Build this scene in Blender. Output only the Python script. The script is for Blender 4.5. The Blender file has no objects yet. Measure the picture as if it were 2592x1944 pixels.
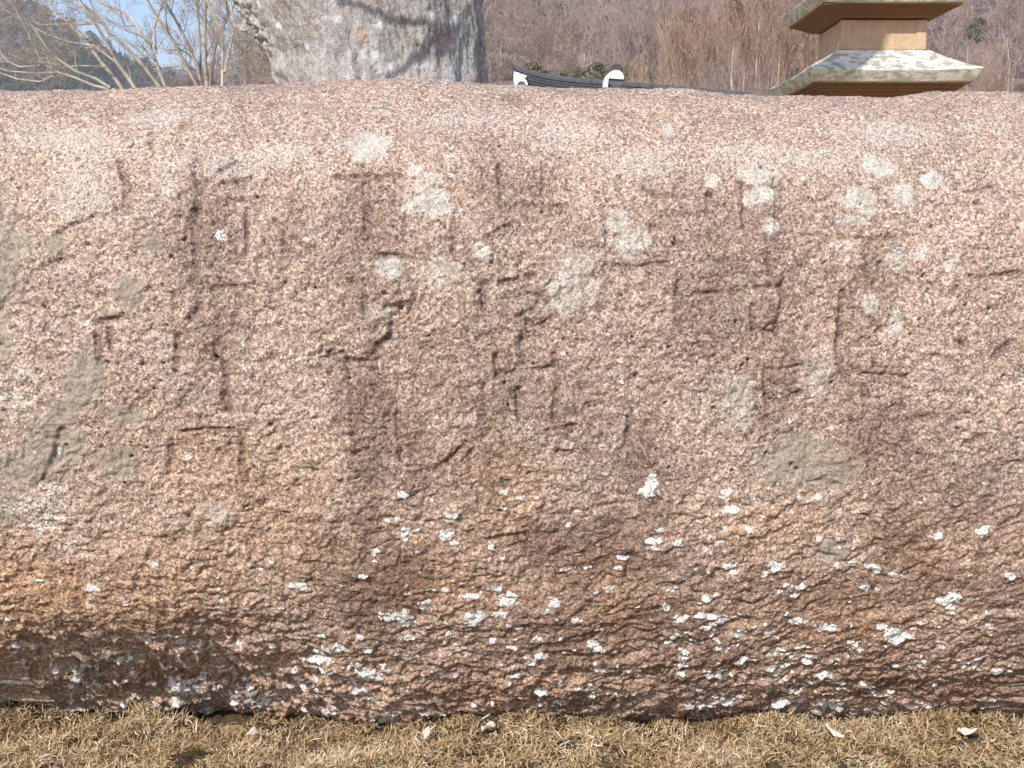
import bpy, math, random
import numpy as np
from mathutils import Vector

# ------------------------------------------------------------------ camera, world, sun, exposure
scn = bpy.context.scene
CAMZ, PITCH, FPX = 0.90, math.radians(8.0), 2788.0        # photo is 2592 x 1944
cam_d = bpy.data.cameras.new('camera'); cam = bpy.data.objects.new('camera', cam_d)
scn.collection.objects.link(cam); scn.camera = cam
cam.location = (0, 0, CAMZ); cam.rotation_euler = (math.radians(90) - PITCH, 0, 0)
cam_d.sensor_width = 36; cam_d.lens = 36 * FPX / 2592.0
cam_d.clip_start = 0.05; cam_d.clip_end = 6000

SUN_EL, SUN_AZ = math.radians(38), math.radians(28.5)      # azimuth: to the left of straight behind the camera
sdir = Vector((-math.sin(SUN_AZ) * math.cos(SUN_EL), -math.cos(SUN_AZ) * math.cos(SUN_EL), math.sin(SUN_EL)))
w = bpy.data.worlds.new('World'); scn.world = w; w.use_nodes = True
nt = w.node_tree; nt.nodes.clear()
sky = nt.nodes.new('ShaderNodeTexSky'); sky.sky_type = 'NISHITA'; sky.sun_disc = False
sky.sun_elevation = SUN_EL; sky.sun_rotation = math.atan2(sdir.x, sdir.y) % (2 * math.pi)
sky.air_density = 1.2; sky.dust_density = 2.2; sky.ozone_density = 5.0
bgn = nt.nodes.new('ShaderNodeBackground'); bgn.inputs[1].default_value = 0.15
wo = nt.nodes.new('ShaderNodeOutputWorld')
nt.links.new(sky.outputs[0], bgn.inputs[0]); nt.links.new(bgn.outputs[0], wo.inputs[0])
sl = bpy.data.lights.new('sun', 'SUN'); sl.energy = 4.6; sl.angle = math.radians(0.53); sl.color = (1.0, 0.95, 0.88)
so = bpy.data.objects.new('sun', sl); scn.collection.objects.link(so)
so.rotation_euler = sdir.to_track_quat('Z', 'Y').to_euler()
scn.view_settings.view_transform = 'Standard'; scn.view_settings.look = 'None'
scn.view_settings.exposure = 0.60; scn.view_settings.gamma = 1.0
scn.view_settings.use_curve_mapping = False

# ------------------------------------------------------------------ helpers
C = scn.collection
def ray(px, py):
    a = (px - 1296.0) / FPX; b = (972.0 - py) / FPX
    cp, sp = math.cos(PITCH), math.sin(PITCH)
    return np.array([a, cp + sp * b, -sp + cp * b])
def at(px, py, Y):                       # where the sight line to a photo pixel meets depth Y
    d = ray(px, py); k = Y / d[1]
    return np.array([d[0] * k, Y, CAMZ + d[2] * k])

def tag(o, label=None, cat=None, group=None, kind=None):
    if label: o['label'] = label
    if cat: o['category'] = cat
    if group: o['group'] = group
    if kind: o['kind'] = kind
    return o
def empty(name, loc):
    o = bpy.data.objects.new(name, None); C.objects.link(o); o.location = loc; o.empty_display_size = 0.1
    return o
def mesh_np(name, V, F, smooth=False):
    """V (n,3); F (m,k) with one polygon size."""
    V = np.ascontiguousarray(V, dtype=np.float32); F = np.ascontiguousarray(F, dtype=np.int32)
    me = bpy.data.meshes.new(name); m, k = F.shape
    me.vertices.add(len(V)); me.vertices.foreach_set('co', V.ravel())
    me.loops.add(m * k); me.loops.foreach_set('vertex_index', F.ravel())
    me.polygons.add(m); me.polygons.foreach_set('loop_start', np.arange(0, m * k, k, dtype=np.int32))
    me.update(calc_edges=True)
    if smooth: me.polygons.foreach_set('use_smooth', np.ones(m, dtype=bool))
    return me
def mesh_py(name, V, F, smooth=False):
    me = bpy.data.meshes.new(name); me.from_pydata([tuple(map(float, v)) for v in V], [], F); me.update()
    if smooth:
        for p in me.polygons: p.use_smooth = True
    return me
def link(name, me, mat, parent=None, loc=None):
    o = bpy.data.objects.new(name, me); C.objects.link(o)
    if mat is not None:
        if not me.materials: me.materials.append(mat)
    if parent is not None: o.parent = parent
    if loc is not None: o.location = loc
    return o
def attr(me, name, vals):
    a = me.attributes.new(name, 'FLOAT', 'POINT'); a.data.foreach_set('value', np.ascontiguousarray(vals, dtype=np.float32).ravel())

class MB:
    """collects boxes, prisms, tubes into one mesh"""
    def __init__(s): s.V = []; s.F = []
    def add(s, V, F):
        n = len(s.V); s.V += [tuple(map(float, v)) for v in V]; s.F += [tuple(i + n for i in f) for f in F]
    def box(s, c, d, bev=0.0):
        cx, cy, cz = c; x, y, z = d[0] / 2, d[1] / 2, d[2] / 2
        s.add([(cx + i * x, cy + j * y, cz + k * z) for k in (-1, 1) for j in (-1, 1) for i in (-1, 1)],
              [(0, 2, 3, 1), (4, 5, 7, 6), (0, 1, 5, 4), (2, 6, 7, 3), (0, 4, 6, 2), (1, 3, 7, 5)])
    def loft(s, rings, cap=True):
        n = len(rings[0]); V = [p for r in rings for p in r]; F = []
        for i in range(len(rings) - 1):
            for j in range(n):
                k = (j + 1) % n
                F.append((i * n + j, i * n + k, (i + 1) * n + k, (i + 1) * n + j))
        if cap:
            F.append(tuple(reversed(range(n)))); F.append(tuple((len(rings) - 1) * n + j for j in range(n)))
        s.add(V, F)
    def build(s, name, mat, parent=None, smooth=False, loc=None):
        return link(name, mesh_py(name, s.V, s.F, smooth), mat, parent, loc)
def bevel(o, wdt=0.01, seg=2):
    m = o.modifiers.new('bevel', 'BEVEL'); m.width = wdt; m.segments = seg; m.limit_method = 'ANGLE'; m.angle_limit = math.radians(30)
    return o

# numpy noise
def _h(ix, iy, seed):
    h = (ix.astype(np.int64) * 374761393 + iy.astype(np.int64) * 668265263 + seed * 1442695041) & 0xFFFFFFFF
    h = ((h ^ (h >> 13)) * 1274126177) & 0xFFFFFFFF
    h = ((h ^ (h >> 16)) * 2246822519) & 0xFFFFFFFF
    return ((h ^ (h >> 15)) & 0xFFFFFF) / float(0x1000000)
def perlin(x, y, seed=0):
    x0 = np.floor(x); y0 = np.floor(y); fx = (x - x0); fy = (y - y0)
    ix = x0.astype(np.int64); iy = y0.astype(np.int64)
    u = fx * fx * fx * (fx * (fx * 6 - 15) + 10); v = fy * fy * fy * (fy * (fy * 6 - 15) + 10)
    def g(i, j):
        a = _h(ix + i, iy + j, seed) * 2 * np.pi
        return np.cos(a) * (fx - i) + np.sin(a) * (fy - j)
    return ((1 - u) * (1 - v) * g(0, 0) + u * (1 - v) * g(1, 0) + (1 - u) * v * g(0, 1) + u * v * g(1, 1)) * 1.5
def fbm(x, y, seed, o=4, gain=0.5, lac=2.03):
    r = 0; a = 1.0
    for i in range(o):
        r = r + a * perlin(x, y, seed + i * 17); x = x * lac + 3.1; y = y * lac - 1.7; a *= gain
    return r
def worley(x, y, seed):
    """F1, F2, cell random"""
    ix = np.floor(x).astype(np.int64); iy = np.floor(y).astype(np.int64)
    f1 = np.full(x.shape, 9.0); f2 = np.full(x.shape, 9.0); idr = np.zeros(x.shape)
    for i in (-1, 0, 1):
        for j in (-1, 0, 1):
            px = ix + i + _h(ix + i, iy + j, seed); py = iy + j + _h(ix + i, iy + j, seed + 7)
            d = np.hypot(px - x, py - y); r = _h(ix + i, iy + j, seed + 13)
            c = d < f1
            f2 = np.where(c, f1, np.minimum(f2, d)); idr = np.where(c, r, idr); f1 = np.where(c, d, f1)
    return f1, f2, idr
def sstep(a, b, x):
    t = np.clip((x - a) / (b - a), 0, 1); return t * t * (3 - 2 * t)

# node helpers
class NT:
    def __init__(s, name):
        s.m = bpy.data.materials.new(name); s.m.use_nodes = True; s.t = s.m.node_tree; s.t.nodes.clear()
        s.out = s.n('ShaderNodeOutputMaterial'); s.b = s.n('ShaderNodeBsdfPrincipled')
        s.l(s.b.outputs[0], s.out.inputs[0]); s.b.inputs['Roughness'].default_value = 0.9
        s.b.inputs['Specular IOR Level'].default_value = 0.2
        s.co = s.n('ShaderNodeTexCoord').outputs['Object']
    def n(s, t, **k):
        x = s.t.nodes.new(t)
        for a, v in k.items(): setattr(x, a, v)
        return x
    def l(s, a, b): s.t.links.new(a, b)
    def noise(s, scale, detail=3, rough=0.55, vec=None, dist=0.0):
        x = s.n('ShaderNodeTexNoise'); x.inputs['Scale'].default_value = scale; x.inputs['Detail'].default_value = detail
        x.inputs['Roughness'].default_value = rough; x.inputs['Distortion'].default_value = dist
        s.l(vec if vec is not None else s.co, x.inputs['Vector']); return x
    def vor(s, scale, feature='F1', vec=None, rnd=1.0):
        x = s.n('ShaderNodeTexVoronoi', feature=feature); x.inputs['Scale'].default_value = scale
        x.inputs['Randomness'].default_value = rnd
        s.l(vec if vec is not None else s.co, x.inputs['Vector']); return x
    def ramp(s, fac, stops, interp='LINEAR'):
        x = s.n('ShaderNodeValToRGB'); cr = x.color_ramp; cr.interpolation = interp
        while len(cr.elements) < len(stops): cr.elements.new(0.5)
        for e, (p, c) in zip(cr.elements, stops):
            e.position = p; e.color = (c, c, c, 1) if isinstance(c, (int, float)) else (*c, 1)
        s.l(fac, x.inputs[0]); return x.outputs[0]
    def mix(s, fac, a, b, mode='MIX'):
        x = s.n('ShaderNodeMix', data_type='RGBA', blend_type=mode)
        for v, i in ((fac, 0), (a, 6), (b, 7)):
            if isinstance(v, (int, float)): x.inputs[i].default_value = v if i == 0 else (v, v, v, 1)
            elif isinstance(v, tuple): x.inputs[i].default_value = (*v, 1)
            else: s.l(v, x.inputs[i])
        return x.outputs[2]
    def math(s, op, a, b=0.0, c=None, clamp=False):
        x = s.n('ShaderNodeMath', operation=op, use_clamp=clamp)
        for v, i in ((a, 0), (b, 1), (c, 2)):
            if v is None: continue
            if isinstance(v, (int, float)): x.inputs[i].default_value = v
            else: s.l(v, x.inputs[i])
        return x.outputs[0]
    def attr(s, name): return s.n('ShaderNodeAttribute', attribute_name=name).outputs['Fac']
    def mapping(s, scale):
        x = s.n('ShaderNodeMapping'); x.inputs['Scale'].default_value = scale; s.l(s.co, x.inputs['Vector']); return x.outputs[0]
    def bump(s, h, strength=0.5, dist=0.002, nrm=None):
        x = s.n('ShaderNodeBump'); x.inputs['Strength'].default_value = strength; x.inputs['Distance'].default_value = dist
        s.l(h, x.inputs['Height'])
        if nrm is not None: s.l(nrm, x.inputs['Normal'])
        return x.outputs[0]
    def done(s, col, nrm=None, rough=None):
        if isinstance(col, tuple): s.b.inputs['Base Color'].default_value = (*col, 1)
        else: s.l(col, s.b.inputs['Base Color'])
        if nrm is not None: s.l(nrm, s.b.inputs['Normal'])
        if rough is not None: s.b.inputs['Roughness'].default_value = rough
        return s.m

# ------------------------------------------------------------------ materials
def mat_granite():
    n = NT('weathered_pink_granite')
    wob = n.noise(170, 3); wv = n.n('ShaderNodeVectorMath', operation='MULTIPLY_ADD')
    n.l(wob.outputs['Color'], wv.inputs[0]); wv.inputs[1].default_value = (0.009,) * 3; n.l(n.co, wv.inputs[2])
    v = n.vor(345, vec=wv.outputs[0]); v2 = n.vor(170, vec=wv.outputs[0])
    sep = n.n('ShaderNodeSeparateColor'); n.l(v.outputs['Color'], sep.inputs[0])
    sep2 = n.n('ShaderNodeSeparateColor'); n.l(v2.outputs['Color'], sep2.inputs[0])
    base = n.ramp(sep.outputs[0], [(0.0, (0.12, 0.09, 0.08)), (0.16, (0.25, 0.18, 0.15)), (0.48, (0.385, 0.278, 0.212)),
                                   (0.78, (0.50, 0.375, 0.292)), (0.95, (0.585, 0.465, 0.385)), (1.0, (0.63, 0.55, 0.48))])
    fine = n.ramp(sep2.outputs[1], [(0.0, 0.62), (0.25, 0.86), (0.6, 1.0), (1.0, 1.12)])
    base = n.mix(0.8, base, fine, 'MULTIPLY')
    # dark mica flecks and seams of their own, not tied to the relief
    fl = n.noise(260, 3, 0.6, dist=0.6)
    flm = n.ramp(fl.outputs[0], [(0.0, 1.0), (0.40, 1.0), (0.455, 0.0), (1.0, 0.0)])
    base = n.mix(n.math('MULTIPLY', flm, 0.7), base, (0.10, 0.075, 0.07))
    # broad tone
    big = n.noise(5.5, 4, 0.6); base = n.mix(0.5, base, n.ramp(big.outputs[0], [(0.25, (0.72, 0.70, 0.72)), (0.5, (1, 1, 1)), (0.75, (1.12, 1.06, 1.0))]), 'MULTIPLY')
    base = n.mix(1.0, base, (0.93, 0.935, 0.945), 'MULTIPLY')
    # ochre iron tint
    base = n.mix(n.math('MULTIPLY', n.attr('ochre'), 0.85, clamp=True), base, n.mix(1.0, base, (1.02, 0.82, 0.58), 'MULTIPLY'))
    # dark weathering stain plus shade painted low on the face, broken up by grains
    sm = n.math('ADD', n.attr('stain_shade'), n.math('MULTIPLY', n.math('SUBTRACT', n.noise(70, 4, 0.65).outputs[0], 0.5), 0.9))
    sm = n.math('MULTIPLY', n.ramp(sm, [(0.08, 0.0), (0.60, 1.0)]), n.math('MINIMUM', n.math('MULTIPLY', n.attr('stain_shade'), 3.5), 1.0))
    base = n.mix(n.math('MULTIPLY', sm, 0.80), base, n.mix(1.0, base, (0.47, 0.42, 0.41), 'MULTIPLY'))
    # lichens
    nb = n.noise(330, 3, 0.6).outputs[0]
    def lich(name, lo, hi, amt):
        x = n.math('ADD', n.attr(name), n.math('MULTIPLY', n.math('SUBTRACT', nb, 0.5), amt))
        return n.ramp(x, [(lo, 0.0), (hi, 1.0)])
    pal = n.ramp(nb, [(0.34, (0.16, 0.145, 0.125)), (0.46, (0.395, 0.37, 0.335)), (0.64, (0.545, 0.52, 0.48))])
    pal = n.mix(1.0, pal, n.ramp(n.noise(42, 4, 0.6).outputs[0], [(0.3, (0.68, 0.70, 0.66)), (0.5, (0.95, 0.95, 0.93)), (0.7, (1.1, 1.1, 1.1))]), 'MULTIPLY')
    base = n.mix(n.math('MULTIPLY', lich('pale', 0.30, 0.78, 1.2), 0.82), base, pal)
    spk = n.ramp(nb, [(0.36, (0.13, 0.11, 0.10)), (0.5, (0.35, 0.315, 0.29)), (0.6, (0.48, 0.445, 0.41))])
    base = n.mix(n.math('MULTIPLY', lich('speck', 0.45, 0.75, 2.4), 0.8), base, spk)
    gry = n.ramp(nb, [(0.3, (0.15, 0.13, 0.10)), (0.55, (0.235, 0.21, 0.17)), (0.75, (0.31, 0.285, 0.24))])
    base = n.mix(n.math('MULTIPLY', lich('grey', 0.3, 0.8, 1.2), 0.75), base, gry)
    grn = n.ramp(nb, [(0.36, (0.17, 0.165, 0.13)), (0.5, (0.36, 0.37, 0.31)), (0.65, (0.58, 0.59, 0.52))])
    base = n.mix(lich('green', 0.5, 0.62, 1.7), base, grn)
    wht = n.ramp(nb, [(0.36, (0.16, 0.14, 0.13)), (0.47, (0.56, 0.55, 0.53)), (0.60, (0.68, 0.67, 0.64))])
    base = n.mix(lich('white', 0.48, 0.56, 2.0), base, wht)
    # fine relief of the grains
    h1 = n.math('SUBTRACT', 1.0, v.outputs['Distance']); hn = n.noise(420, 3, 0.6).outputs[0]
    b1 = n.bump(h1, 0.4, 0.0020); b2 = n.bump(hn, 0.8, 0.0022, b1)
    return n.done(base, b2, 0.88)

def mat_bark_big():
    n = NT('grey_lichen_bark')
    mp = n.mapping((1, 1, 0.55))
    a = n.noise(42, 7, 0.7, mp, 0.5).outputs[0]
    c = n.ramp(a, [(0.30, (0.09, 0.075, 0.065)), (0.44, (0.21, 0.19, 0.175)), (0.56, (0.30, 0.28, 0.265)), (0.72, (0.42, 0.40, 0.385))])
    p = n.noise(4.2, 4, 0.6).outputs[0]
    c = n.mix(n.ramp(p, [(0.42, 0.0), (0.62, 0.75)]), c, n.ramp(n.noise(60, 4, 0.6).outputs[0], [(0.3, (0.22, 0.205, 0.20)), (0.6, (0.44, 0.43, 0.43))]))
    p2 = n.noise(7.5, 3, 0.6, dist=0.3).outputs[0]
    c = n.mix(n.ramp(p2, [(0.56, 0.0), (0.66, 0.5)]), c, (0.27, 0.20, 0.16))
    fs = n.noise(210, 3, 0.7).outputs[0]; c = n.mix(1.0, c, n.ramp(fs, [(0.3, 0.40), (0.48, 1.0), (0.7, 1.45)]), 'MULTIPLY')
    v = n.vor(11); c = n.mix(n.ramp(v.outputs['Distance'], [(0.10, 0.9), (0.2, 0.0)]), c, (0.52, 0.53, 0.52))
    vv = n.vor(36, 'DISTANCE_TO_EDGE', mp)
    hh = n.math('ADD', a, n.math('MULTIPLY', n.ramp(vv.outputs['Distance'], [(0.0, 0.0), (0.12, 1.0)]), 0.25))
    b = n.bump(hh, 0.5, 0.010); b = n.bump(n.noise(150, 4, 0.7, mp).outputs[0], 0.6, 0.005, b)
    return n.done(c, b, 0.95)

def mat_simple(name, lo, hi, scale, bump=0.4, dist=0.01, rough=0.9, detail=4):
    n = NT(name); a = n.noise(scale, detail, 0.6).outputs[0]
    c = n.ramp(a, [(0.3, lo), (0.7, hi)])
    return n.done(c, n.bump(n.noise(scale * 3, 4, 0.6).outputs[0], bump, dist), rough)

def mat_pagoda(kind):
    n = NT('pagoda_' + kind)
    f = n.noise(95, 4, 0.65).outputs[0]; m = n.noise(6, 5, 0.6).outputs[0]
    tan = n.ramp(f, [(0.3, (0.30, 0.205, 0.135)), (0.5, (0.45, 0.325, 0.22)), (0.7, (0.55, 0.42, 0.31))])
    c = n.mix(n.ramp(m, [(0.4, 0.0), (0.7, 0.6)]), tan, (0.36, 0.235, 0.13))
    if kind == 'roof_stone':
        wh = n.ramp(f, [(0.3, (0.40, 0.38, 0.32)), (0.5, (0.60, 0.58, 0.51)), (0.7, (0.72, 0.70, 0.64))])
        sepn = n.n('ShaderNodeSeparateXYZ'); geo = n.n('ShaderNodeNewGeometry'); n.l(geo.outputs['True Normal'], sepn.inputs[0])
        up = n.ramp(n.math('ADD', sepn.outputs[2], 1.0), [(0.15, 0.0), (0.3, 0.75), (1.0, 0.95)])       # lichen grows only on faces open to rain
        c = n.mix(up, n.mix(1.0, c, (0.60, 0.44, 0.32), 'MULTIPLY'), wh)  # faces turned down are darkened: eave shade put into the stone colour
        dk = n.noise(9, 5, 0.7, n.mapping((1, 1, 2.2))).outputs[0]
        dm = n.math('MULTIPLY', n.ramp(dk, [(0.47, 0.0), (0.56, 0.85)]), up)
        c = n.mix(dm, c, n.ramp(f, [(0.35, (0.12, 0.12, 0.10)), (0.65, (0.27, 0.26, 0.20))]))
    if kind == 'body_stone':
        st = n.noise(7, 5, 0.65, n.mapping((1.4, 1.4, 0.9))).outputs[0]; c = n.mix(n.ramp(st, [(0.52, 0.0), (0.72, 0.4)]), c, (0.22, 0.155, 0.105))
    if kind == 'shaded_corbel_stone': c = n.mix(1.0, c, (0.42, 0.30, 0.19), 'MULTIPLY')  # bare brown stone, with the shade under the eaves painted in
    return n.done(c, n.bump(f, 0.6, 0.008), 0.92)

def mat_branch(name, a, b):
    n = NT(name); f = n.noise(3.5, 4, 0.6).outputs[0]
    return n.done(n.ramp(f, [(0.35, a), (0.65, b)]), None, 0.95)

def mat_straw():
    n = NT('dry_straw_grass'); r = n.attr('rnd')
    c = n.ramp(r, [(0.0, (0.10, 0.055, 0.025)), (0.2, (0.24, 0.15, 0.07)), (0.5, (0.37, 0.25, 0.13)), (0.8, (0.49, 0.37, 0.22)), (1.0, (0.58, 0.51, 0.40))])
    return n.done(c, None, 0.8)

def mat_forest(name, stops):
    n = NT(name); return n.done(n.ramp(n.attr('rnd'), stops), None, 0.95)

M = {}
M['granite'] = mat_granite(); M['bark'] = mat_bark_big()
M['pbody'] = mat_pagoda('body_stone'); M['proof'] = mat_pagoda('roof_stone'); M['pcorb'] = mat_pagoda('shaded_corbel_stone')
M['tile'] = mat_simple('grey_roof_tile', (0.055, 0.058, 0.065), (0.115, 0.12, 0.13), 14, 0.3, 0.004, 0.7)
M['tile_end'] = mat_simple('dark_weathered_tile', (0.035, 0.03, 0.03), (0.08, 0.07, 0.065), 40, 0.6, 0.006, 0.8)
M['mortar'] = mat_simple('white_lime_mortar', (0.76, 0.76, 0.75), (0.83, 0.83, 0.82), 20, 0.25, 0.003, 0.85)
M['plaster'] = mat_simple('cream_plaster', (0.55, 0.50, 0.42), (0.62, 0.57, 0.49), 6, 0.2, 0.004)
M['wood'] = mat_simple('brown_timber', (0.10, 0.05, 0.03), (0.17, 0.09, 0.06), 9, 0.3, 0.004)
M['soil'] = mat_simple('dark_soil_thatch', (0.03, 0.02, 0.012), (0.12, 0.085, 0.045), 60, 0.8, 0.01)
M['ground'] = mat_simple('dry_winter_lawn', (0.26, 0.19, 0.10), (0.42, 0.32, 0.18), 2.5, 0.6, 0.03)
M['litter'] = mat_simple('brown_leaf_litter', (0.11, 0.075, 0.055), (0.20, 0.14, 0.105), 0.25, 0.5, 0.4)
M['pinefloor'] = mat_simple('pine_hill_floor', (0.05, 0.045, 0.035), (0.11, 0.085, 0.065), 0.05, 0.5, 0.6)
M['pale_bark'] = mat_branch('pale_bare_bark', (0.24, 0.205, 0.17), (0.42, 0.37, 0.315))
M['grey_bark'] = mat_branch('grey_brown_bark', (0.15, 0.12, 0.10), (0.30, 0.25, 0.21))
M['twig'] = mat_branch('reddish_twigs', (0.24, 0.165, 0.13), (0.37, 0.26, 0.20))
M['twig_p'] = mat_branch('purple_brown_twigs', (0.21, 0.16, 0.148), (0.33, 0.255, 0.23))
M['straw'] = mat_straw()
M['leaf'] = mat_simple('dry_pale_leaf', (0.40, 0.33, 0.25), (0.58, 0.52, 0.44), 70, 0.4, 0.002)
M['pine'] = mat_forest('pine_needles', [(0.0, (0.018, 0.03, 0.016)), (0.6, (0.04, 0.06, 0.028)), (1.0, (0.075, 0.095, 0.04))])
M['olive'] = mat_forest('olive_evergreen_leaves', [(0.0, (0.05, 0.05, 0.02)), (0.6, (0.10, 0.10, 0.04)), (1.0, (0.17, 0.15, 0.07))])
M['wood_mass'] = mat_forest('far_wood', [(0.0, (0.13, 0.09, 0.075)), (0.45, (0.24, 0.18, 0.16)), (0.8, (0.33, 0.24, 0.20)), (1.0, (0.40, 0.34, 0.30))])

# ------------------------------------------------------------------ ground and hills
def grid_mesh(name, xs, ys, zf, mat, smooth=True):
    X, Y = np.meshgrid(xs, ys); Z = zf(X, Y); nx, ny = len(xs), len(ys)
    i = np.arange(nx * ny).reshape(ny, nx)
    F = np.stack([i[:-1, :-1], i[:-1, 1:], i[1:, 1:], i[1:, :-1]], -1).reshape(-1, 4)
    return link(name, mesh_np(name, np.stack([X, Y, Z], -1).reshape(-1, 3), F, smooth), mat)

def turf_z(X, Y):                     # lumps of thatch banked against the stone
    bank = sstep(1.70, 1.97, Y) * (1 - sstep(2.2, 2.4, Y))
    gap = np.exp(-((X + 0.33) / 0.16) ** 2)
    z = bank * (0.002 + 0.034 * fbm(X * 4.5, Y * 5, 5, 3) - 0.035 * gap - 0.026 * sstep(-0.2, -0.6, X)) + 0.012 * fbm(X * 9, Y * 9, 9, 3)
    edge = np.maximum(sstep(2.0, 2.2, np.abs(X)), np.maximum(sstep(.65, .5, Y), sstep(2.42, 2.55, Y)))
    return z - 0.004 - 0.08 * edge
g = grid_mesh('ground', np.array([-1100, -600, -200, -60, -20, -8, -4, -2.2, 2.2, 4, 8, 20, 60, 200, 600, 1100.]),
              np.array([-300, -100, -20, -6, 0.4, 2.6, 6, 12, 20, 40, 70, 150, 400, 800, 1150.]), lambda X, Y: X * 0 - 0.06, M['ground'])
tag(g, kind='structure')
t = grid_mesh('turf', np.linspace(-2.2, 2.2, 260), np.linspace(0.5, 2.55, 150), turf_z, M['soil'])
tag(t, kind='structure')

def right_hill(X, Y):
    ramp = 0.285 * (Y - 58) + 3.0 * fbm(X / 40., Y / 40., 21, 3)
    R = 16 + 1.9 * (X + 26); R = np.where(R > 60, 60 + (R - 60) * 0.6, R)
    k = 5.0; h = -k * np.log(np.exp(-np.clip(ramp, -60, 400) / k) + np.exp(-np.clip(R, -60, 400) / k))
    top = 80 + 0.04 * X + 6 * fbm(X / 80., Y / 80., 3, 3)
    h = np.minimum(h, top - 0.15 * np.maximum(Y - 420, 0))
    return np.maximum(h, -0.5)
def left_hill(X, Y):
    rid = np.interp(X, [-420, -300, -235, -180, -150, -125, -100, -60, -10], [96, 100, 96, 79, 60, 50, 44, 36, 24])
    h = (rid + 4 * fbm(X / 30., Y / 60., 31, 3)) * sstep(110, 400, Y) * (1 - 0.6 * sstep(430, 640, Y))
    return np.maximum(h, 0) - 0.4
def far_hill(X, Y):
    rid = 98 + 7 * fbm(X / 60., X * 0 + 2.3, 41, 3) + 0.02 * X
    return rid * sstep(500, 720, Y) * (1 - 0.5 * sstep(760, 1000, Y)) - 0.4
for nm, xs, ys, zf, mt in (('hillside', np.linspace(-60, 330, 130), np.linspace(50, 560, 120), right_hill, 'litter'),
                           ('pine_hill', np.linspace(-420, 10, 110), np.linspace(105, 650, 90), left_hill, 'pinefloor'),
                           ('far_hill', np.linspace(-600, 300, 90), np.linspace(480, 1000, 50), far_hill, 'pinefloor')):
    tag(grid_mesh(nm, xs, ys, zf, M[mt]), kind='structure')

# ------------------------------------------------------------------ the inscribed stone
PROF = np.array([(2.2, -.10), (2.06, -.07), (1.975, -.035), (1.91, .015), (1.85, .085), (1.797, .175), (1.756, .27), (1.727, .37), (1.711, .48),
                 (1.705, .60), (1.71, .72), (1.722, .83), (1.742, .92), (1.774, 1.0), (1.82, 1.063), (1.885, 1.112), (1.96, 1.141), (2.05, 1.155),
                 (2.16, 1.15), (2.30, 1.09), (2.40, .95), (2.45, .7), (2.45, .4), (2.40, .1), (2.30, -.1)])
def catmull(P, n=24):
    P = np.vstack([2 * P[0] - P[1], P, 2 * P[-1] - P[-2]]); out = []
    for i in range(1, len(P) - 2):
        for u in np.linspace(0, 1, n, endpoint=False):
            a, b, c, d = P[i - 1:i + 3]
            out.append(0.5 * (2 * b + (c - a) * u + (2 * a - 5 * b + 4 * c - d) * u * u + (3 * b - a - 3 * c + d) * u ** 3))
    out.append(P[-2]); return np.array(out)
PC = catmull(PROF); TA = np.concatenate([[0], np.cumsum(np.hypot(*np.diff(PC, axis=0).T))])
_sl = (PC[:, 1] - CAMZ) / PC[:, 0]; _im = int(np.argmax(_sl[:int(len(_sl) * .72)])); _i0 = int(np.argmin(_sl[:_im]))
def face(px, py):                       # photo measurement -> (x, t): along the stone, and arc length up its face
    d = ray(px, py); t = np.interp(d[2] / d[1], _sl[_i0:_im], TA[_i0:_im]); y = np.interp(t, TA, PC[:, 0])
    return d[0] / d[1] * y, t
STEP = 0.00205
xs = np.concatenate([-0.88 - 0.69 * (1 - np.linspace(0, 1, 80, endpoint=False)) ** 0.6, np.arange(-0.88, 0.88, STEP), 0.88 + 0.65 * np.linspace(0, 1, 80) ** 0.6])
tf0, tf1 = TA[_i0] - 0.03, TA[_im] + 0.07
ts = np.concatenate([np.linspace(0, tf0, 12, endpoint=False), np.arange(tf0, tf1, STEP), np.linspace(tf1 + STEP, TA[-1], 90)])
X, T = np.meshgrid(xs, ts); NT_, NX_ = X.shape
PY = np.interp(T, TA, PC[:, 0]); PZ = np.interp(T, TA, PC[:, 1])
e = np.clip((np.abs(X + 0.02) - 0.85) / 0.70, 0, 0.99999); sc = (1 - e ** 2.6) ** 0.42
cy, cz = 2.08, 0.45
# outline of the crest and of the belly along the stone
crest_px = np.array([0, 300, 600, 850, 1040, 1300, 1500, 1750, 1950, 2180, 2350, 2592.]); crest_y = np.array([233, 228, 216, 206, 210, 214, 220, 225, 234, 242, 240, 234.])
cx = (crest_px - 1296) / FPX * 1.93
dz = np.interp(X, cx, -(crest_y - 217) * 0.00072); PZ = PZ + dz * sstep(0.65, 1.08, PZ)
PY = PY + 0.018 * np.sin(X * 2.1 + 0.6) + 0.12 * sstep(0.30, 0.02, PZ) * sstep(-0.15, -0.62, X)
PZ = PZ + 0.02 * sstep(0.20, 0.02, PZ) * (-1.0 * sstep(-0.35, -0.7, X) + 0.6 * sstep(0.1, 0.5, X))
base_x = X + 0.0; BY = cy + (PY - cy) * sc; BZ = cz + (PZ - cz) * sc

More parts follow.
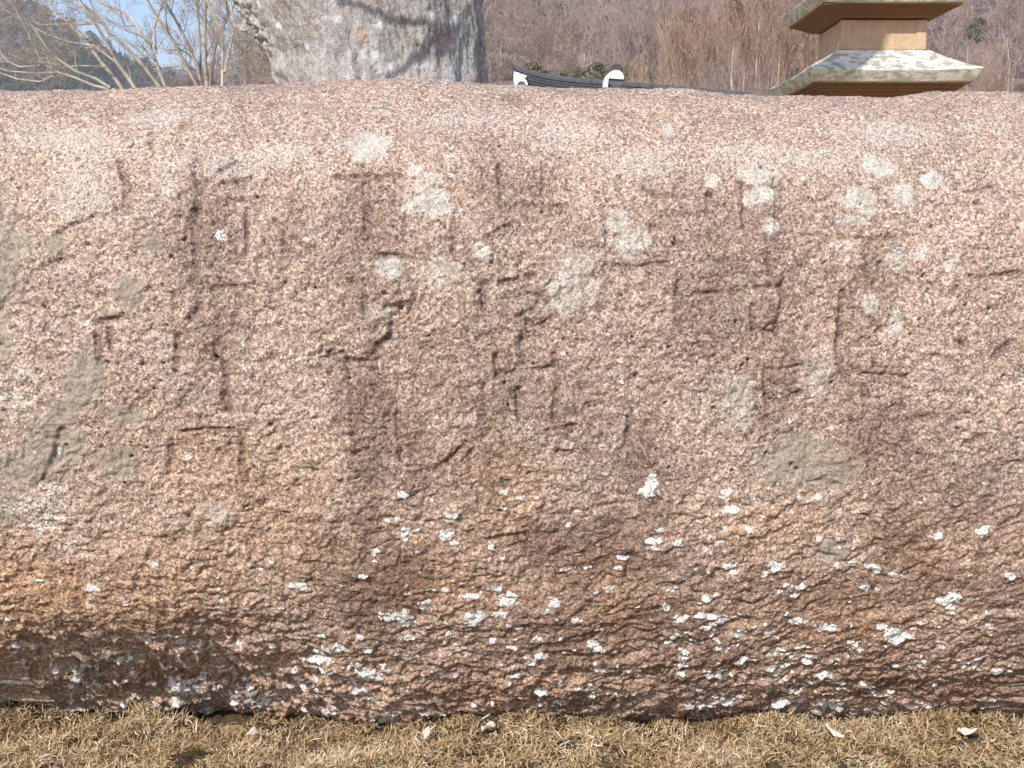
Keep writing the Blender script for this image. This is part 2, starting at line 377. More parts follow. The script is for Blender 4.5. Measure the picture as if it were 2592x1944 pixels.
# --- relief (metres, outward)
wx = X + 0.010 * fbm(X * 14, T * 14, 101, 3); wt = T + 0.010 * fbm(X * 14, T * 14, 111, 3)
low = sstep(0.36, 0.06, PZ) * (T < tf1); topm = sstep(0.9, 1.05, PZ)
rough = 1.0 - 0.55 * topm
H = 0.008 * fbm(X * 3.2, T * 3.6, 121, 3) + 0.05 * sstep(0.88, 1.2, np.abs(X)) * fbm(X * 2.4 + 7, T * 2.6, 123, 4)
H += 0.0032 * rough * fbm(wx * 14, wt * 15, 131, 4, 0.55)
H += 0.0031 * rough * fbm(wx * 45, wt * 52, 141, 3, 0.6)
gm = 0.5 + 0.95 * sstep(-0.35, 0.45, fbm(X * 7, T * 7, 149, 3)); wx2 = wx + 0.004 * fbm(X * 80, T * 80, 153, 2); wt2 = wt + 0.004 * fbm(X * 80, T * 80, 155, 2)
f1, f2, rid_ = worley(wx2 * 95, wt2 * 110, 151); H += gm * (0.0027 * (0.55 - f1) * (0.6 + 0.4 * rough) + 0.0007 * (rid_ - 0.5))
f1b, f2b, _ = worley(wx2 * 205, wt2 * 215, 161); H += gm * 0.0013 * (0.5 - f1b)
# flaking ledges low on the stone; the courses dip left of the middle and climb to the right
slant = np.interp(X, [-0.8, -0.2, 0.1, 0.8], [0.16, 0.05, -0.16, -0.30])
lt = wt + slant * wx
led = fbm(wx * 15, lt * 34, 171, 4, 0.62); led2 = fbm(wx * 46, lt * 84, 181, 3, 0.6)
H += 0.010 * sstep(0.30, 0.18, PZ) * (T < tf1) * sstep(-0.05, -0.5, X) * fbm(wx * 11, lt * 22, 187, 4, 0.6)
H += low * (0.0070 * led + 0.0042 * led2 - 0.003 * np.abs(fbm(wx * 16, lt * 22, 183, 3, 0.6)))
H += 0.0011 * (1.5 - gm) * fbm(wx * 110, wt * 130, 157, 3, 0.65)
H += 0.0026 * (1 - low) * sstep(0.55, 0.45, PZ) * fbm(wx * 18, lt * 48, 191, 3, 0.6)

def window(x0, x1, t0, t1, pad):
    i0, i1 = np.searchsorted(xs, [x0 - pad, x1 + pad]); j0, j1 = np.searchsorted(ts, [t0 - pad, t1 + pad])
    return slice(j0, max(j1, j0 + 1)), slice(i0, max(i1, i0 + 1))
def seg_dist(W, pts):
    d = np.full(X[W].shape, 9.0); wxw, wtw = X[W] + 0.28 * (wx[W] - X[W]), T[W] + 0.28 * (wt[W] - T[W])
    for (ax, at_), (bx, bt) in zip(pts[:-1], pts[1:]):
        ux, ut = bx - ax, bt - at_; L = ux * ux + ut * ut + 1e-12
        k = np.clip(((wxw - ax) * ux + (wtw - at_) * ut) / L, 0, 1)
        d = np.minimum(d, np.hypot(wxw - ax - k * ux, wtw - at_ - k * ut))
    return d
# worn strokes of the inscription: (width px, depth mm, points in photo pixels)
STROKES = [
 (26, 8, [(499, 409), (511, 495), (503, 594), (499, 720)]), (13, 7, [(527, 464), (602, 417)]), (11, 5, [(558, 519), (613, 515), (676, 507)]),
 (11, 5, [(602, 466), (637, 456)]), (13, 6, [(629, 540), (629, 649), (606, 652)]), (11, 6, [(539, 578), (560, 566), (590, 580)]),
 (18, 6, [(303, 397), (330, 456), (326, 511)]), (8, 4, [(157, 576), (252, 542)]), (12, 5, [(448, 505), (499, 474)]), (12, 6, [(456, 556), (503, 530)]),
 (16, 6, [(444, 747), (480, 724)]), (15, 7, [(543, 730), (625, 724)]), (22, 8, [(513, 725), (507, 790), (488, 806)]), (20, 7, [(560, 795), (548, 908)]),
 (14, 7, [(511, 890), (566, 912)]), (18, 6, [(572, 920), (578, 1030)]), (16, 6, [(456, 850), (448, 936)]), (9, 9, [(468, 1088), (500, 1083), (551, 1081), (627, 1090)]),
 (14, 2.5, [(613, 1095), (613, 1195)]), (16, 3, [(437, 1112), (433, 1168)]), (12, 6, [(267, 810), (318, 802)]), (16, 5, [(252, 845), (256, 920)]), (14, 5, [(287, 834), (291, 885)]),
 (18, 9, [(163, 1085), (149, 1144), (118, 1205)]), (9, 5, [(787, 849), (830, 822)]), (10, 5, [(815, 905), (868, 895)]),
 (22, 6, [(927, 480), (933, 610)]), (13, 5, [(850, 462), (1015, 452)]), (15, 5, [(890, 590), (935, 585)]), (14, 6, [(956, 649), (1023, 657)]),
 (11, 6, [(1220, 432), (1218, 498)]), (11, 5, [(1263, 425), (1263, 530)]), (10, 4, [(1373, 409), (1373, 495)]), (12, 5, [(1294, 537), (1322, 524), (1436, 523)]),
 (11, 6, [(1302, 566), (1228, 609)]), (15, 7, [(1265, 722), (1350, 697)]), (13, 6, [(1556, 671), (1597, 674), (1696, 664)]), (9, 4, [(1534, 540), (1534, 670)]),
 (12, 6, [(1637, 472), (1664, 491), (1740, 491)]), (14, 5, [(1148, 566), (1144, 640)]), (18, 7, [(1222, 724), (1228, 780)]), (13, 6, [(1338, 743), (1369, 745), (1357, 779), (1314, 802)]),
 (14, 8, [(1251, 900), (1254, 954)]), (15, 8, [(1255, 954), (1320, 944), (1393, 936)]), (15, 9, [(1322, 850), (1326, 925)]), (18, 8, [(1406, 900), (1412, 967), (1405, 1060)]),
 (12, 6, [(1208, 863), (1250, 841)]), (13, 6, [(1336, 808), (1357, 826), (1400, 804)]), (12, 5, [(1430, 856), (1475, 862)]), (20, 6, [(1224, 985), (1218, 1060)]),
 (24, 8, [(884, 915), (897, 1074), (905, 1150)]), (18, 6, [(1010, 1040), (1016, 1160)]), (14, 6, [(1310, 985), (1312, 1060)]), (13, 7, [(1385, 1094), (1452, 1078)]), (13, 6, [(1416, 1148), (1511, 1144)]),
 (24, 6, [(1600, 1060), (1604, 1180)]), (14, 6, [(1100, 1190), (1180, 1120)]), (14, 6, [(975, 778), (1030, 768)]), (18, 8, [(925, 760), (928, 815)]), (16, 7, [(990, 822), (982, 858), (955, 875)]), (14, 6, [(962, 880), (930, 915), (885, 915)]),
 (15, 6, [(1889, 450), (1889, 570)]), (17, 7, [(1972, 435), (1974, 600)]), (11, 5, [(1895, 456), (1966, 454)]), (10, 4, [(1893, 503), (1950, 502)]),
 (10, 5, [(2457, 460), (2524, 449)]), (13, 5, [(2177, 588), (2276, 586)]), (11, 5, [(2469, 690), (2592, 680)]), (18, 5, [(1945, 640), (1950, 690)]), (20, 5, [(2200, 640), (2204, 690)]),
 (16, 6, [(1911, 770), (1913, 838)]), (15, 8, [(1978, 724), (1988, 750), (1974, 846)]), (13, 8, [(1915, 839), (1974, 847)]), (13, 6, [(1915, 727), (1980, 722)]), (9, 4, [(1915, 780), (1976, 782)]),
 (17, 7, [(2146, 730), (2134, 830), (2130, 913), (2154, 968)]), (12, 7, [(2244, 824), (2203, 860)]), (14, 5, [(2193, 952), (2303, 952)]), (11, 6, [(1955, 938), (2043, 926)]),
 (13, 6, [(1958, 1024), (2000, 1015), (2031, 998)]), (14, 6, [(1945, 940), (1951, 1090)]), (11, 6, [(2136, 1075), (2201, 1066)]), (10, 5, [(2374, 901), (2430, 917)]), (16, 7, [(2556, 878), (2528, 905)]),
 (18, 5, [(2250, 1075), (2380, 1060)]), (14, 5, [(2212, 740), (2235, 790)]), (20, 5, [(2200, 985), (2206, 1050)]), (13, 7, [(1240, 1370), (1330, 1355)]), (16, 5, [(2290, 960), (2294, 1060)]),
 (16, 5, [(1720, 720), (1724, 830)]), (12, 5, [(1760, 742), (1880, 736)]), (14, 5, [(700, 570), (790, 640)]), (16, 5, [(745, 520), (720, 640)]), (12, 5, [(2452, 1120), (2500, 1105)]),
]
STAIN_SHADE = np.zeros_like(X)
for wpx, dmm, pts in STROKES:
    P = [face(*p) for p in pts]; wd = wpx * 0.000617 * 0.47
    W = window(min(p[0] for p in P), max(p[0] for p in P), min(p[1] for p in P), max(p[1] for p in P), wd * 4 + 0.012)
    d = seg_dist(W, P) * (1 + 0.25 * fbm(X[W] * 60, T[W] * 60, 201, 2))
    H[W] -= dmm * 0.00080 * sstep(wd * 1.5, wd * 0.3, d) * (0.75 + 0.6 * fbm(X[W] * 22, T[W] * 22, 207, 2))
    STAIN_SHADE[W] = np.maximum(STAIN_SHADE[W], 0.62 * sstep(wd * 2.3, wd * 0.6, d))  # stroke grooves also made darker in colour, following their width
PITS = [(11, 459, 9), (228, 615, 8), (1195, 410, 9), (924, 432, 5), (880, 443, 5), (1286, 583, 5), (1247, 675, 5), (1798, 493, 9), (2495, 497, 12), (1977, 720, 6), (2452, 772, 6), (1810, 901, 6),
        (1903, 918, 6), (2116, 981, 7), (1349, 933, 7), (1614, 963, 7), (1607, 853, 5), (1080, 845, 5), (2435, 1092, 5), (2444, 873, 7), (1280, 1033, 5), (1217, 736, 6), (1704, 605, 6), (1620, 608, 4),
        (474, 598, 5), (755, 540, 6), (1260, 425, 5), (566, 470, 6), (2505, 405, 7), (2180, 375, 6), (2310, 345, 5), (1945, 405, 5), (2100, 425, 6), (1740, 345, 5), (1815, 330, 5), (2285, 309, 7), (2545, 320, 6),
        (556, 912, 7), (2520, 780, 8), (117, 770, 6), (1000, 772, 9), (2557, 952, 6)]
rp_ = np.random.default_rng(99)
for q in range(330):
    cxp = rp_.choice([480, 930, 1320, 1650, 1950, 2230]) + rp_.normal(0, 110) if rp_.random() < .65 else rp_.uniform(0, 2592)
    PITS.append((cxp, rp_.uniform(260, 1300), 1.6 + rp_.gamma(1.5, 1.1)))
for px, py, r in PITS:
    x0, t0 = face(px, py); rr = r * 0.000617 * 0.85; W = window(x0, x0, t0, t0, rr * 3)
    d = np.hypot((wx[W] - x0) * 0.85, (wt[W] - t0) * 1.1); H[W] -= 0.010 * sstep(rr * 1.2, rr * 0.45, d)
for px, py, r, a in [(1000, 738, 48, 9), (957, 832, 40, 9), (915, 888, 38, 6), (560, 452, 30, 5), (1340, 775, 30, 4), (1946, 800, 30, 5), (2215, 775, 35, 4), (470, 540, 40, 4), (540, 590, 30, 3)]:
    x0, t0 = face(px, py); rr = r * 0.000617; W = window(x0, x0, t0, t0, rr * 2)
    d = np.hypot(wx[W] - x0, wt[W] - t0) / rr; H[W] += a * 0.0009 * sstep(1.25, 0.55, d)

# --- lichen and stain masks in the stone's own (x, t) coordinates
def blob(A, px, py, rx, ry, v=1.0, edge=0.35, nf=32, na=0.45, soft=None):
    x0, t0 = face(px, py); ax = rx * 0.000617; bt = ry * 0.000617 * (1.0 if py > 330 else 1.25)
    W = window(x0 - ax, x0 + ax, t0 - bt, t0 + bt, max(ax, bt) * 0.9 + 0.01)
    d = np.hypot((X[W] - x0) / ax, (T[W] - t0) / bt) + na * fbm(X[W] * nf, T[W] * nf, 301 + int(px) % 97, 4, 0.6)
    A[W] = np.maximum(A[W], v * sstep(1 + edge, 1 - edge, d))
PALE = np.zeros_like(X); SPECK = np.zeros_like(X); GREY = np.zeros_like(X); GREEN = np.zeros_like(X); WHITE = np.zeros_like(X); OCHRE = np.zeros_like(X)
for a in [(925, 380, 72, 58), (1053, 440, 19, 20), (1085, 522, 58, 56), (1096, 462, 24, 22), (1600, 612, 52, 52), (1565, 560, 32, 28), (1440, 745, 70, 62), (1460, 665, 55, 45), (1925, 425, 44, 32), (1930, 482, 44, 30),
          (2185, 492, 48, 36), (2303, 467, 42, 38), (2272, 647, 34, 34), (2345, 622, 22, 24), (2170, 540, 46, 16), (2155, 612, 28, 18), (2415, 657, 20, 18), (2278, 815, 22, 38), (2215, 760, 22, 34), (1805, 442, 22, 22),
          (985, 680, 35, 30), (1222, 640, 22, 22), (412, 430, 20, 20), (1950, 560, 22, 26), (2235, 400, 40, 40), (2370, 430, 30, 26), (1695, 320, 24, 18)]:
    blob(PALE, *a, v=(0.62, 0.78, 0.88, 0.7)[a[0] % 4], edge=(0.3, 0.5)[a[1] % 2])
for a in [(1870, 1015, 58, 85), (2085, 945, 50, 72), (550, 1290, 42, 40), (1110, 690, 60, 50), (960, 790, 36, 30)]: blob(PALE, *a, v=0.52, edge=0.6)
for a in [(2010, 378, 250, 55), (1600, 400, 120, 70), (1470, 330, 120, 50), (230, 470, 110, 130), (560, 420, 190, 50), (180, 340, 200, 60), (420, 290, 120, 40), (1180, 300, 160, 40), (2250, 300, 200, 50), (700, 400, 110, 45), (430, 480, 35, 60)]:
    blob(SPECK, *a, v=0.56, edge=0.8, nf=9)
for a in [(22, 640, 66, 150), (0, 820, 45, 90), (222, 955, 52, 60), (205, 1010, 40, 50), (150, 1075, 75, 70), (80, 1180, 100, 60), (170, 1130, 60, 60), (310, 1165, 72, 44), (330, 1050, 45, 25), (340, 735, 40, 48), (390, 610, 34, 30), (150, 610, 30, 30),
          (2048, 1185, 118, 82), (2110, 1405, 52, 34), (1595, 1335, 22, 20), (20, 1270, 70, 60), (560, 1790, 200, 30), (200, 1700, 170, 50), (1040, 1800, 100, 28), (770, 275, 30, 18), (830, 290, 30, 24)]:
    blob(GREY, *a, v=0.72, edge=0.45, nf=14)
for a in [(42, 1000, 60, 62), (70, 950, 40, 36), (125, 1300, 85, 70), (60, 1265, 60, 40), (185, 1370, 50, 50), (150, 1235, 60, 20)]: blob(GREEN, *a, v=0.5, edge=0.9, nf=30)
# bright white crustose spots
WSP = [(1655, 1225, 22, 20), (1640, 1250, 30, 14), (1845, 1257, 16, 13), (1025, 1252, 20, 8), (1030, 1345, 17, 16), (1022, 1362, 12, 12), (1004, 1310, 9, 8), (978, 1318, 8, 6), (1148, 1308, 18, 14), (1125, 1355, 20, 22), (1145, 1375, 12, 10),
       (1441, 1334, 7, 9), (1670, 1344, 16, 8), (1900, 1346, 14, 12), (1970, 1440, 26, 16), (1945, 1462, 14, 12), (1850, 1440, 18, 12), (1860, 1458, 10, 8), (1580, 1420, 16, 8), (1565, 1445, 10, 8), (1540, 1497, 17, 9), (1510, 1508, 15, 8),
       (2030, 1270, 12, 9), (2075, 1269, 10, 9), (1910, 1268, 10, 8), (2378, 1362, 22, 9), (2215, 1445, 20, 10), (2200, 1500, 16, 12), (2420, 1520, 24, 22), (1405, 1530, 16, 16), (1390, 1555, 20, 9), (1460, 1575, 15, 14), (1690, 1550, 11, 18),
       (1728, 1575, 26, 12), (1780, 1565, 20, 12), (1000, 1560, 46, 22), (1035, 1580, 20, 10), (1205, 1575, 34, 22), (1290, 1525, 22, 18), (1190, 1515, 30, 10), (1125, 1500, 18, 8), (1035, 1505, 14, 8), (945, 1400, 10, 8), (955, 1395, 8, 6),
       (1180, 1435, 12, 5), (1055, 1397, 9, 6), (920, 1455, 12, 8), (1275, 1250, 18, 6), (1315, 1263, 16, 7), (1245, 1392, 10, 9), (1275, 1290, 20, 5), (2100, 1600, 28, 14), (2280, 1620, 36, 24), (2310, 1620, 14, 10), (1950, 1610, 22, 10),
       (910, 1610, 14, 12), (1035, 1615, 12, 11), (1515, 1655, 20, 22), (1115, 1705, 15, 12), (1415, 1785, 22, 16), (640, 1440, 10, 7), (395, 1418, 12, 8), (430, 1420, 8, 6), (250, 1480, 30, 12), (235, 1525, 14, 9), (560, 600, 22, 14),
       (778, 612, 8, 12), (205, 780, 10, 10), (228, 818, 12, 8), (618, 870, 9, 9), (617, 930, 10, 9), (358, 1092, 6, 7), (480, 1155, 12, 10), (155, 1140, 9, 10), (95, 1138, 8, 7), (1343, 1083, 12, 5), (2010, 1072, 6, 8), (1834, 1076, 6, 7),
       (1084, 1080, 7, 6), (1574, 969, 8, 8), (1810, 467, 4, 4), (957, 924, 5, 4), (1406, 829, 5, 4), (2152, 935, 5, 4), (2070, 1004, 8, 6), (690, 1420, 8, 6), (1140, 455, 12, 8), (1140, 400, 14, 8)]
for a in WSP: blob(WHITE, a[0], a[1], a[2] * 0.92, a[3] * 0.95, v=0.72 if a[1] > 1200 else 0.54, edge=0.3, nf=70, na=0.55)
rg = np.random.default_rng(7)
n_done = 0
while n_done < 850:
    px = rg.uniform(-60, 2650); py = rg.uniform(1230, 1860)
    p = 0.04 + 0.96 * ((py - 1230) / 600.0) ** 2.0
    if px < 1000: p *= 1.2 if py > 1580 else 0.3
    if 1080 < px < 1500 and py > 1600: p *= 0.55
    if rg.random() > p: continue
    sz = 2.2 + rg.gamma(1.5, 2.5) * (0.55 + 0.65 * (py - 1230) / 600.0)
    for q in range(rg.integers(1, 4)):
        blob(WHITE, px + rg.normal(0, sz), py + rg.normal(0, sz * 0.6), sz * rg.uniform(0.8, 1.7), sz * rg.uniform(0.5, 0.9), v=0.86, edge=0.35, nf=70, na=0.55)
    n_done += 1
# weathering stain: purple-brown runs down the middle of the face
for a in [(1450, 820, 620, 420, .26), (2050, 900, 480, 420, .24), (1300, 1350, 520, 260, .2), (520, 560, 95, 190, .42), (540, 860, 90, 130, .42), (940, 560, 100, 150, .32), (940, 800, 110, 160, .42), (1310, 480, 130, 110, .4), (1320, 800, 130, 110, .4), (1330, 950, 130, 100, .42), (1930, 560, 90, 120, .4), (1950, 800, 80, 130, .4), (2210, 720, 110, 160, .42), (2240, 960, 110, 90, .42), (935, 1150, 62, 250, .75), (960, 1480, 120, 200, .75), (1060, 1180, 40, 160, .55), (880, 960, 50, 170, .6), (1500, 1420, 190, 110, .75), (1430, 1640, 260, 120, .6), (1640, 1180, 60, 160, .5), (1390, 1010, 160, 130, .36),
          (1150, 860, 260, 220, .30), (930, 640, 130, 180, .28), (1250, 560, 180, 140, .28), (1800, 760, 150, 260, .32), (2250, 1130, 110, 150, .55), (2290, 1350, 80, 130, .45), (2160, 880, 60, 220, .35), (2000, 960, 50, 120, .5), (500, 620, 90, 240, .34),
          (1690, 1180, 120, 120, .35), (2500, 1280, 150, 150, .35), (1800, 1480, 250, 120, .35), (2200, 1660, 380, 110, .38), (560, 1560, 500, 110, .2), (330, 480, 30, 60, .4), (730, 590, 70, 120, .35), (2060, 1520, 260, 90, .45), (1550, 700, 80, 170, .25),
          (2000, 600, 190, 150, .28), (1250, 1300, 60, 300, .3), (400, 1760, 420, 60, .4), (1300, 250, 60, 40, .35), (1560, 300, 40, 30, .35), (700, 260, 40, 20, .4), (480, 300, 20, 60, .3), (1230, 375, 140, 30, .3)]:
    blob(STAIN_SHADE, a[0], a[1], a[2], a[3], v=min(1, a[4] * 1.1), edge=0.95, nf=7, na=0.5)
STAIN_SHADE = np.clip(STAIN_SHADE + 0.16 * fbm(X * 5, T * 3.2, 331, 4) * sstep(0.1, 0.5, PZ) * sstep(1.1, 0.9, PZ), 0, 1)
STAIN_SHADE = np.maximum(STAIN_SHADE, (0.14 + 0.34 * sstep(-0.4, 0.2, X)) * sstep(0.50, 0.2, PZ) * (T < tf1) * (0.8 + 0.9 * fbm(X * 5, T * 11, 337, 4)))  # shade of the low ledges and undercut painted into the mask
STAIN_SHADE = np.maximum(STAIN_SHADE, 0.20 * sstep(0.98, 1.10, PZ) * (0.7 + 0.8 * fbm(X * 6, T * 9, 335, 4)))  # band along the crest made darker, broken up by noise
for a in [(1100, 1740, 600, 80, .5), (2100, 1700, 600, 110, .5), (150, 1500, 330, 110, .9), (450, 1450, 450, 150, .55), (600, 1250, 240, 150, .5), (350, 1150, 180, 120, .3), (1290, 1290, 90, 110, .6), (1260, 1190, 90, 80, .5), (1950, 1360, 200, 90, .45), (2400, 1400, 200, 100, .4), (60, 1400, 150, 90, .5), (700, 1380, 200, 160, .5)]:
    blob(OCHRE, a[0], a[1], a[2], a[3], v=a[4], edge=0.8, nf=8)
OCHRE = np.maximum(OCHRE, 0.5 * sstep(0.55, 0.30, PZ) * (0.8 + 0.8 * fbm(X * 4, T * 6, 339, 3)))
H += 0.0012 * np.clip(WHITE, 0, 1) * 1.2 + 0.0006 * PALE
sm_ = 1 - 0.55 * np.clip(GREY * 1.3, 0, 1)                     # grey crusts fill the grain
# displace along normals
P3 = np.stack([base_x, BY, BZ], -1)
du = np.gradient(P3, axis=1); dv = np.gradient(P3, axis=0); N = np.cross(du, dv)
N /= np.maximum(np.linalg.norm(N, axis=2, keepdims=True), 1e-9)
P3 = P3 + N * (H * np.clip(sc * 1.3, 0, 1))[..., None]
I = np.arange(NT_ * NX_).reshape(NT_, NX_)
F = np.stack([I[:-1, :-1], I[:-1, 1:], I[1:, 1:], I[1:, :-1]], -1).reshape(-1, 4)
me = mesh_np('inscribed_stone', P3.reshape(-1, 3), F, True)
for nm, A in (('pale', PALE), ('speck', SPECK), ('grey', GREY), ('green', GREEN), ('white', WHITE), ('stain_shade', STAIN_SHADE), ('ochre', OCHRE)): attr(me, nm, A)
stone = link('inscribed_stone', me, M['granite'])
tag(stone, 'long pink granite boulder with worn carved characters and white lichen spots, lying in dry grass', 'stone')

# ------------------------------------------------------------------ big grey trunk behind the stone
def tubes_np(paths, sides=5):
    """paths: list of (points (n,3), radii (n,)); returns V, F(quads)"""
    Vs, Fs, n0 = [], [], 0; an = np.linspace(0, 2 * np.pi, sides, endpoint=False); ca, sa = np.cos(an), np.sin(an)
    for P, R in paths:
        P = np.asarray(P, float); R = np.asarray(R, float); n = len(P)
        D = np.gradient(P, axis=0); D /= np.maximum(np.linalg.norm(D, axis=1, keepdims=True), 1e-9)
        ref = np.array([0, 0, 1.0]) if abs(D[:, 2]).mean() < 0.8 else np.array([1.0, 0, 0])
        A = np.cross(D, ref); A /= np.maximum(np.linalg.norm(A, axis=1, keepdims=True), 1e-9); B = np.cross(D, A)
        ring = P[:, None, :] + R[:, None, None] * (A[:, None, :] * ca[None, :, None] + B[:, None, :] * sa[None, :, None])
        Vs.append(ring.reshape(-1, 3)); i = np.arange(n * sides).reshape(n, sides) + n0; j = np.roll(i, -1, axis=1)
        Fs.append(np.stack([i[:-1], j[:-1], j[1:], i[1:]], -1).reshape(-1, 4)); n0 += n * sides
    return np.vstack(Vs), np.vstack(Fs)

def grow(rng, p, d, L, r, lev, maxlev, out, kids=(3, 5), ang=0.75, up=0.12, wob=0.16, seg=5, tip=0.35, shrink=(0.45, 0.72), rmin=0.0):
    pts = [np.array(p, float)]; d = np.array(d, float); d /= np.linalg.norm(d); ds = [d]
    for i in range(seg):
        d = d + rng.normal(0, wob, 3) + np.array([0, 0, up]); d /= np.linalg.norm(d); pts.append(pts[-1] + d * L / seg); ds.append(d)
    rr = np.maximum(np.linspace(r, r * tip, seg + 1), rmin); out.append((lev, np.array(pts), rr))
    if lev >= maxlev: return
    sprout(rng, pts, rr, L, lev, maxlev, out, kids, ang, up, wob, seg, tip, shrink, rmin)
def sprout(rng, pts, rr, L, lev, maxlev, out, kids=(3, 5), ang=0.75, up=0.12, wob=0.16, seg=5, tip=0.35, shrink=(0.45, 0.72), rmin=0.0, t0=0.25):
    pts = np.asarray(pts); n = len(pts) - 1
    for k in range(rng.integers(kids[0], kids[1] + 1)):
        t = rng.uniform(t0, 1.0) * n; i = min(int(t), n - 1); f = t - i
        p = pts[i] * (1 - f) + pts[i + 1] * f; d = pts[i + 1] - pts[i]; d = d / max(np.linalg.norm(d), 1e-9)
        s = rng.normal(0, 1, 3); s -= d * s.dot(d); s /= max(np.linalg.norm(s), 1e-9); a = ang * rng.uniform(0.6, 1.3)
        r = (rr[i] * (1 - f) + rr[i + 1] * f) * rng.uniform(0.32, 0.62)
        grow(rng, p, d * math.cos(a) + s * math.sin(a), L * rng.uniform(*shrink), r, lev + 1, maxlev, out, kids, ang, up, wob, max(3, seg - 1), tip, shrink, rmin)

TY = 4.6
big = empty('big_tree', (0, 0, 0))
c0 = at(962, 200, TY)
zz = np.concatenate([np.linspace(-0.1, 1.3, 30, endpoint=False), np.linspace(1.3, 2.1, 150, endpoint=False), np.linspace(2.1, 6.6, 90)])
aa = np.linspace(0, 2 * np.pi, 460, endpoint=False)
A_, Z_ = np.meshgrid(aa, zz)
# left / right outline of the trunk in view, carried on above and below
zl = np.array([-0.1, 0.3, 0.9, 1.30, 1.45, 1.56, 1.66, 1.74, 1.9, 2.3, 3.0, 4.5, 6.6])
k = TY / FPX / 1.028
xl = (np.array([560, 640, 690, 700, 708, 698, 664, 632, 600, 640, 720, 800, 880]) - 1296) * k
xr = (np.array([1380, 1290, 1245, 1234, 1229, 1219, 1217, 1215, 1216, 1222, 1215, 1160, 1080]) - 1296) * k
Lx = np.interp(Z_, zl, xl); Rx = np.interp(Z_, zl, xr)
# smooth the corners of the outline along the height
def smooth_rows(A, n):
    ker = np.hanning(n + 2)[1:-1]; ker /= ker.sum(); B = np.pad(A, ((n // 2, n // 2), (0, 0)), mode='edge')
    return np.apply_along_axis(lambda c: np.convolve(c, ker, 'valid'), 0, B)
Lx = smooth_rows(Lx, 9); Rx = smooth_rows(Rx, 9)
cxm = (Lx + Rx) / 2; hw = (Rx - Lx) / 2
rad = 1 + 0.035 * np.cos(3 * A_ + 0.6) + 0.05 * fbm(np.cos(A_) * 2 + 5, np.sin(A_) * 2 + Z_ * 0.9, 401, 3)
nrel = 0.012 * fbm(A_ * 4, Z_ * 3.4, 411, 4, 0.6) + 0.003 * fbm(A_ * 30, Z_ * 18, 421, 4, 0.6)
knot = lambda a0, z0, sa, sz, h: h * np.exp(-(((A_ - a0 + np.pi) % (2 * np.pi) - np.pi) / sa) ** 2 - ((Z_ - z0) / sz) ** 2)
wart = sstep(3.9, 3.45, A_) * sstep(3.0, 3.2, A_) * sstep(1.52, 1.66, Z_)
nrel = nrel + wart * 0.05 * fbm(A_ * 12, Z_ * 20, 431, 4, 0.65) + knot(3.75, 1.47, .10, .03, -0.03) + knot(3.75, 1.49, .2, .06, .03)
nrel = nrel - 0.03 * np.exp(-((A_ - 6.02) / 0.05) ** 2) - 0.012 * np.exp(-((A_ - 4.62) / 0.03) ** 2) * sstep(1.3, 1.5, Z_)
V = np.stack([cxm + (hw * rad + nrel) * np.cos(A_), TY + 0.02 + (hw * 0.92 * rad + nrel) * np.sin(A_), Z_], -1).reshape(-1, 3)
i = np.arange(A_.size).reshape(A_.shape); j = np.roll(i, -1, axis=1)
F = np.stack([i[:-1], j[:-1], j[1:], i[1:]], -1).reshape(-1, 4)
link('trunk', mesh_np('trunk', V, F, True), M['bark'], big)
# a chip where bark has come off
TV = V.copy()
def on_bark(px, py, off=0.0):
    p = at(px, py, TY - .42); F_ = TV[TV[:, 1] < TY]; q = F_[np.argmin((F_[:, 0] - p[0]) ** 2 + (F_[:, 2] - p[2]) ** 2)]
    return np.array([p[0], q[1] - off, p[2]])
chip = MB(); ring = [on_bark(x, y, .003) for x, y in [(896, 84), (898, 72), (903, 60), (911, 60), (916, 70), (922, 80), (918, 92), (912, 104), (905, 108), (899, 98)]]
chip.loft([[(x, y + 0.03, z) for x, y, z in ring], ring]); bevel(chip.build('bare_wood_patch', mat_simple('bare_orange_wood', (0.34, 0.20, 0.115), (0.46, 0.31, 0.20), 60), big), 0.003)
rng = np.random.default_rng(11); out = []
top = np.array([float(cxm[-1, 0]), TY, 6.6])
for d, L, r in (((-.6, .1, .8), 4.0, .26), ((.5, .3, .8), 4.2, .24), ((.1, .7, .7), 3.6, .2), ((-.2, .6, .9), 3.8, .2)):
    grow(rng, top - np.array([0, 0, .25]), d, L, r, 0, 3, out, kids=(3, 5), ang=.7)
for p, d, L, r in (((c0[0] - .35, TY, 2.5), (-.75, .35, .6), 3.0, .20), ((c0[0] + .25, TY + .1, 3.1), (.75, .5, .55), 2.6, .16), ((c0[0], TY + .3, 3.9), (.1, 1, .6), 3, .18)):
    grow(rng, p, d, L, r, 0, 3, out, kids=(3, 5), ang=.7)
# a low limb towards the light, whose shadow lies over the right of the trunk
sd = np.array(sdir)
def over(px, py, kk): return on_bark(px, py) + sd * kk
limb = np.array([(c0[0] - .40, TY - .25, 2.75), over(860, 5, 1.35), over(940, 25, 1.30), over(1060, 45, 1.25), over(1130, 72, 1.22), over(1210, 110, 1.2), over(1260, 150, 1.2)])
out.append((0, limb, np.array([.04, .016, .009, .008, .007, .006, .005])))
out.append((0, np.array([over(1135, 74, 1.22), over(1110, 100, 1.32), over(1060, 130, 1.42), over(1010, 165, 1.5), over(960, 215, 1.6)]), np.array([.009, .014, .013, .010, .006])))
V, F = tubes_np([(p, r) for l, p, r in out if l < 2], 8); V2, F2 = tubes_np([(p, r) for l, p, r in out if l >= 2], 4)
link('crown', mesh_np('crown', np.vstack([V, V2]), np.vstack([F, F2 + len(V)]), True), M['grey_bark'], big)
tag(big, 'massive grey lichened tree trunk with a flaring bark lump, standing behind the granite boulder', 'tree')

